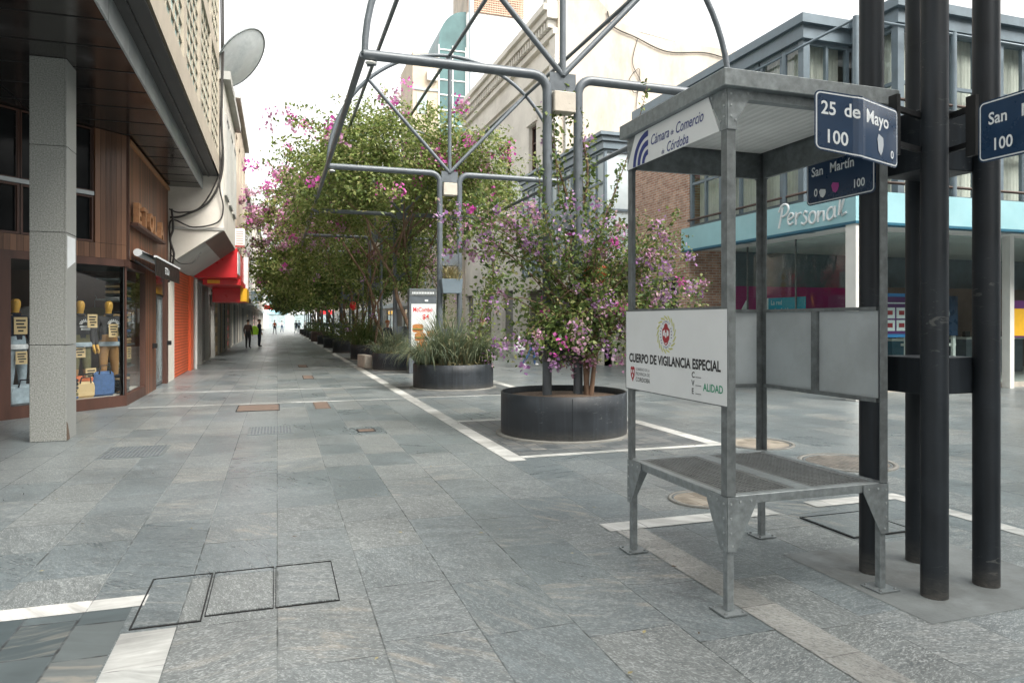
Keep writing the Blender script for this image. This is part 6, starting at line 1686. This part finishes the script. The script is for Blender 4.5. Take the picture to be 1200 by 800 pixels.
# the flowering shrub of the first planter
def shrub():
    rng = np.random.default_rng(77); rr = random.Random(77)
    bx, by, bz = 4.22, 9.30, .53
    root = empty('flowering_shrub', (bx, by, bz), 0, 'sprawling bougainvillea shrub with mauve flowers in the nearest round planter', 'shrub')
    lobes = [((3.72,9.25,1.62),(.75,.65,.52),26), ((5.35,9.85,2.1),(1.0,.7,.62),34), ((3.75,9.35,2.75),(1.15,.7,.5),24), ((3.0,9.1,2.85),(.65,.5,.35),14), ((4.6,9.3,1.75),(.85,.6,.6),24), ((5.0,9.5,2.75),(.9,.6,.4),18), ((2.85,9.2,2.2),(.3,.35,.45),5)]
    stems, tips, twig = [], [], []
    for c, r, n in lobes:
        for k in range(n):
            v = rng.normal(size=3); v /= np.linalg.norm(v); e = np.array(c) + v*np.array(r)*rng.uniform(.55,1.1)
            s = np.array([bx + rng.normal()*.06, by + rng.normal()*.06, bz + .4 + rng.random()*.7])
            mid = (s+e)/2 + np.array([rng.normal()*.15, rng.normal()*.12, .25+rng.random()*.3])
            t = np.linspace(0,1,14)[:,None]; path = (1-t)**2*s + 2*t*(1-t)*mid + t*t*e
            ext = e + (e-mid)/np.linalg.norm(e-mid)*rng.uniform(.1,.4) + np.array([0,0,-.12])
            path = np.vstack([path, np.linspace(e, ext, 5)[1:]])
            stems.append(path); tips.append(path[-1])
    # tall loose shoots
    for (e, b2) in (((5.12,9.15,5.1),(4.3,9.3,2.7)), ((4.75,9.3,3.9),(4.25,9.35,2.5)), ((3.45,9.3,3.9),(3.7,9.3,2.6)), ((4.15,9.5,4.3),(4.1,9.45,2.2)), ((3.75,9.45,4.6),(4.0,9.45,2.4)), ((5.9,9.6,3.3),(5.0,9.5,2.4)), ((2.5,9.0,3.35),(3.2,9.2,2.7))):
        s, e = np.array(b2), np.array(e); mid = (s+e)/2 + np.array([.22 if e[0] > 4 else -.1, 0, .15]); t = np.linspace(0,1,26)[:,None]
        path = (1-t)**2*s + 2*t*(1-t)*mid + t*t*e; twig.append(path)
    off = np.array([bx,by,bz])
    P = []
    for p in stems:
        q = p[6:]; k = 7
        P.append(np.repeat(q, k, 0) + rng.normal(size=(len(q)*k,3))*.085)
    for p in twig:
        k = 4; P.append(np.repeat(p, k, 0) + rng.normal(size=(len(p)*k,3))*.035)
    # dense skirt under the middle
    P.append(np.array([3.85,9.35,1.5]) + rng.normal(size=(1000,3))*np.array([.42,.35,.24]))
    P = np.vstack(P); P = P[P[:,2] > .98]
    V = leaf_quads(P-off, .072, rng, None, .55, .62)
    mi = (rng.random(len(P)) < .3).astype(int)
    quads_mesh('foliage', V, mi, [M['leaf_near'], M['leaf_top']], root)
    tips = np.array(tips); sel = tips[rng.random(len(tips)) < .75]
    more = np.array([s[rng.integers(9,17)] for s in stems if rng.random() < .45]); sel = np.vstack([sel, more])
    F = np.repeat(sel, 26, 0) + rng.normal(size=(len(sel)*26,3))*np.repeat(rng.uniform(.03,.085,len(sel)), 26)[:,None]
    V = leaf_quads(F-off, .058, rng, None, .3, .85, .15)
    mi = np.repeat(rng.choice(3, len(sel), p=[.52,.40,.08]), 26)
    quads_mesh('blossom', V, mi, [M['bract_mauve'], M['bract_pale'], M['bract_mag']], root)
    for k, p in enumerate(twig):
        mb = MB(); mb.tube([tuple(q-off) for q in p[::3]], [.010*(1-.6*i/len(p[::3])) for i in range(len(p[::3]))], 5); mb.build('shoot', M['bark'], root)
    mb = MB()
    for k, p in enumerate(stems):
        if k % 2: continue
        q = p[::3]; mb.tube([tuple(w-off) for w in q], [.012*(1-.7*i/len(q)) for i in range(len(q))], 4, False)
    mb.build('branch', M['bark'], root)
    mb = MB()
    for k in range(3):
        x, y = rr.uniform(-.07,.07), rr.uniform(-.07,.07); ln = rr.uniform(.9,1.3)
        mb.tube([(x,y,-.02),(x*1.6+rr.uniform(-.05,.05),y*1.5,ln*.5),(x*3+rr.uniform(-.15,.15),y*3,ln)], [.04,.03,.02], 8)
    mb.build('trunk', M['bark'], root)
shrub()
# climbing plant on the right post of the second frame
def climber(x, y, z0, z1, label, seed, spread=.22, n=1600, fl=8):
    rng = np.random.default_rng(seed); root = empty('climbing_vine', (x, y, z0), 0, label, 'vine', 'climbing vines on the frame posts')
    z = rng.uniform(0, z1-z0, n); cx = .18*np.sin(z*2.1+seed); w = spread*(.5+.6*np.abs(np.sin(z*1.7+seed)))
    P = np.stack([cx + rng.normal(size=n)*w, rng.normal(size=n)*w*.8, z], 1)
    quads_mesh('foliage', leaf_quads(P, .09, rng, None, .4, .6), (rng.random(n) < .5).astype(int), [M['leaf_near'], M['leaf_top']], root)
    c = P[rng.choice(n, fl)]; F = np.repeat(c, 18, 0) + rng.normal(size=(fl*18,3))*.07
    quads_mesh('blossom', leaf_quads(F, .065, rng, None, .3, .85), np.zeros(fl*18, int), [M['bract_mauve']], root)
    mb = MB(); mb.tube([(.18*math.sin(k*.3*2.1+seed), 0, k*.3) for k in range(int((z1-z0)/.3)+1)], .018, 6); mb.build('stem', M['bark'], root)
climber(4.75, 16.3, .5, 3.6, 'leafy vine with a few mauve flowers hanging right of the second frame posts', 3, .17, 1300, 9)
climber(4.14, 9.5, 2.4, 5.0, 'thin vine climbing the right post above the shrub', 5, .10, 420, 4)
climber(3.92, 9.55, 3.0, 4.9, 'sparse vine between the two posts above the shrub', 8, .12, 260, 2)
climber(3.9, 23.1, 2.6, 4.9, 'dense vine hanging round the posts of the third frame', 12, .5, 2600, 6)
climber(4.9, 22.8, 1.6, 4.9, 'vine hanging from the canopy right of the third frame', 13, .4, 1800, 8)
climber(2.2, 31.5, 3.2, 5.2, 'drooping vine under the left edge of the canopy at the fourth frame', 14, .6, 2000, 8)
climber(3.5, 29.9, .6, 4.4, 'leafy vine on the posts of the fourth frame', 9, .4, 1600, 4)

# long grass
def grass(x, y, z, r, label, n, ln, seed, droop_left=True, mats=('grass','straw'), name='ornamental_grass'):
    rng = np.random.default_rng(seed); root = empty(name, (x, y, z), 0, label, 'grass plant', 'long grass in the planters')
    V, mi = [], []
    tufts = [(rng.uniform(-.62,.62)*r, rng.uniform(-.6,.6)*r) for _ in range(9)] + ([(-.72*r, -.35*r), (-.8*r, .0), (.75*r, -.2*r), (.7*r,.3*r)] if droop_left else [])
    for k in range(n):
        ti = rng.integers(len(tufts)); tx, ty = tufts[ti]; bx, by = tx + rng.normal()*.05, ty + rng.normal()*.05
        a = math.atan2(ty, tx) + rng.normal()*1.1 if rng.random() < .7 else rng.uniform(0, 6.28)
        L_ = ln*rng.uniform(.55,1.15)*(1.08-.5*min(1, abs(tx+.25*r)/r)); lean = rng.uniform(.1,1.0); curl = rng.uniform(.3,1.1)
        if ti > 8: lean = rng.uniform(.7,1.5); curl = rng.uniform(.5,1.3); L_ = ln*rng.uniform(.5,.95)
        w = rng.uniform(.006,.013)
        pr_ = None; th = math.pi/2 - lean*.6; p = np.array([bx, by, 0.0]); sd = np.array([-math.sin(a), math.cos(a), 0])
        S = 7; ds = L_/S
        for i in range(S+1):
            ww = w*(1-(i/S)**1.6)+.0008
            cur = (p - sd*ww, p + sd*ww)
            if pr_ is not None: V += [pr_[0], pr_[1], cur[1], cur[0]]; mi.append(1 if rng.random() < .06 else 0)
            pr_ = cur
            p = p + np.array([math.cos(a)*math.cos(th), math.sin(a)*math.cos(th), math.sin(th)])*ds
            rr_ = math.hypot(p[0], p[1])
            if p[2] < .02 and rr_ < r: p[2] = .02
            if p[2] < -z+.02: p[2] = -z+.02
            th -= curl*(i+1)/S*.55
    # one island per blade so each blade keeps its own tint
    V = np.array(V).reshape(-1, 4, 3); nb = len(V)//7
    me_v, faces, mm = [], [], []
    for b_ in range(nb):
        base = len(me_v); seg = V[b_*7:(b_+1)*7]
        me_v += [tuple(seg[0][0]), tuple(seg[0][1])]
        for s in range(7):
            me_v += [tuple(seg[s][3]), tuple(seg[s][2])]; q = base+2*s; faces.append((q, q+1, q+3, q+2)); mm.append(mi[b_*7])
    me = bpy.data.meshes.new('blade'); me.from_pydata(me_v, [], faces)
    for m in mats: me.materials.append(M[m])
    me.polygons.foreach_set('material_index', mm); me.update()
    o = bpy.data.objects.new('foliage', me); col.objects.link(o); o.parent = root
    # dry thatch
    P = np.stack([rng.normal(size=900)*r*.42, rng.normal(size=900)*r*.42, rng.uniform(0,.10,900)], 1); P = P[np.hypot(P[:,0],P[:,1]) < r*.95]
    quads_mesh('thatch', leaf_quads(P, .16, rng, None, .8, .08), np.zeros(len(P), int), [M['straw']], root)
grass(4.05, 16.75, .52, .95, 'big arching blue green grass spilling over the second planter', 2600, 1.5, 21)
grass(3.85, 23.3, .5, .88, 'grass in the planter behind the advertising totem', 700, 1.1, 22)
grass(3.8, 30.0, .56, .9, 'dark green grass in the planter behind the brown bench', 1000, 1.5, 23, mats=('leaf_near','straw'))
grass(3.9, 16.42, 2.55, .18, 'dried yellow plant in the grey flower box', 160, .55, 24, False, mats=('straw','grass'))
def groundplant(x, y, z, label, seed, r=.6, n=900, h=.5, fl=None):
    rng = np.random.default_rng(seed); root = empty('planter_shrub', (x, y, z), 0, label, 'plant', 'low shrubs in the far planters')
    P = np.stack([rng.normal(size=n)*r*.5, rng.normal(size=n)*r*.5, np.abs(rng.normal(size=n))*h*.6], 1)
    quads_mesh('foliage', leaf_quads(P, .12, rng, None, .5), (rng.random(n) < .4).astype(int), [M['leaf_near'], M['leaf_dark']], root)
    return root
groundplant(3.9, 9.46, 1.22, 'dark trailing plant filling the hanging box in the shrub', 31, .45, 900, .35)
groundplant(3.55, 36.8, .55, 'low shrub in the charcoal planter past the grassy one', 32, .9, 900, .8)
gp0 = groundplant(3.5, 50, .55, 'low shrub in a distant planter of the row', 33, .9, 500, .9)
for k, y in enumerate(FY[5:12]):
    o = gp0 if k == 0 else copy_tree(gp0); o.location.y = y
ln = empty('lantern', (3.35, 33.6, 2.1), 0, 'small red lantern hanging under the canopy', 'lantern')
mb = MB(); mb.lathe([(0,0),(.12,.03),(.17,.2),(.12,.37),(0,.4)], n=14); mb.build('shade', M['red'], ln)
mb = MB(); mb.tube([(0,0,.4),(0,0,2.3)], .008, 5); mb.build('cord', M['cable'], ln)
hl = empty('lantern', (4.55, 9.75, 2.1), 0, 'red slatted basket hanging inside the flowering shrub', 'basket')
mb = MB(); mb.lathe([(.14,0),(.17,.12),(.18,.3),(.16,.32)], n=22); 
mb.build('basket', M['orange_p'], hl)
mb = MB(); mb.tube([(0,0,.3),(0,.02,.7)], .006, 5); mb.build('cord', M['cable'], hl)
# rigid litter: leaves and butts on the paving
rng = np.random.default_rng(5)
n = 90
P = np.stack([rng.uniform(-2,7,n), rng.uniform(2.6,16,n), np.full(n,.014)], 1)
P2 = np.stack([3.9+rng.normal(size=120)*1.3, 9.4+rng.normal(size=120)*1.3, np.full(120,.03)], 1); P2 = P2[np.hypot(P2[:,0]-3.9,P2[:,1]-9.42) > 1.0]
P = np.vstack([P, P2]); V = leaf_quads(P, .035, rng, None, 30, .5, .1)
tag(quads_mesh('leaf_litter', V, (rng.random(len(P)) < .5).astype(int), [M['straw'], M['soil']]), 'scattered dry leaves on the paving', 'litter', kind='stuff')
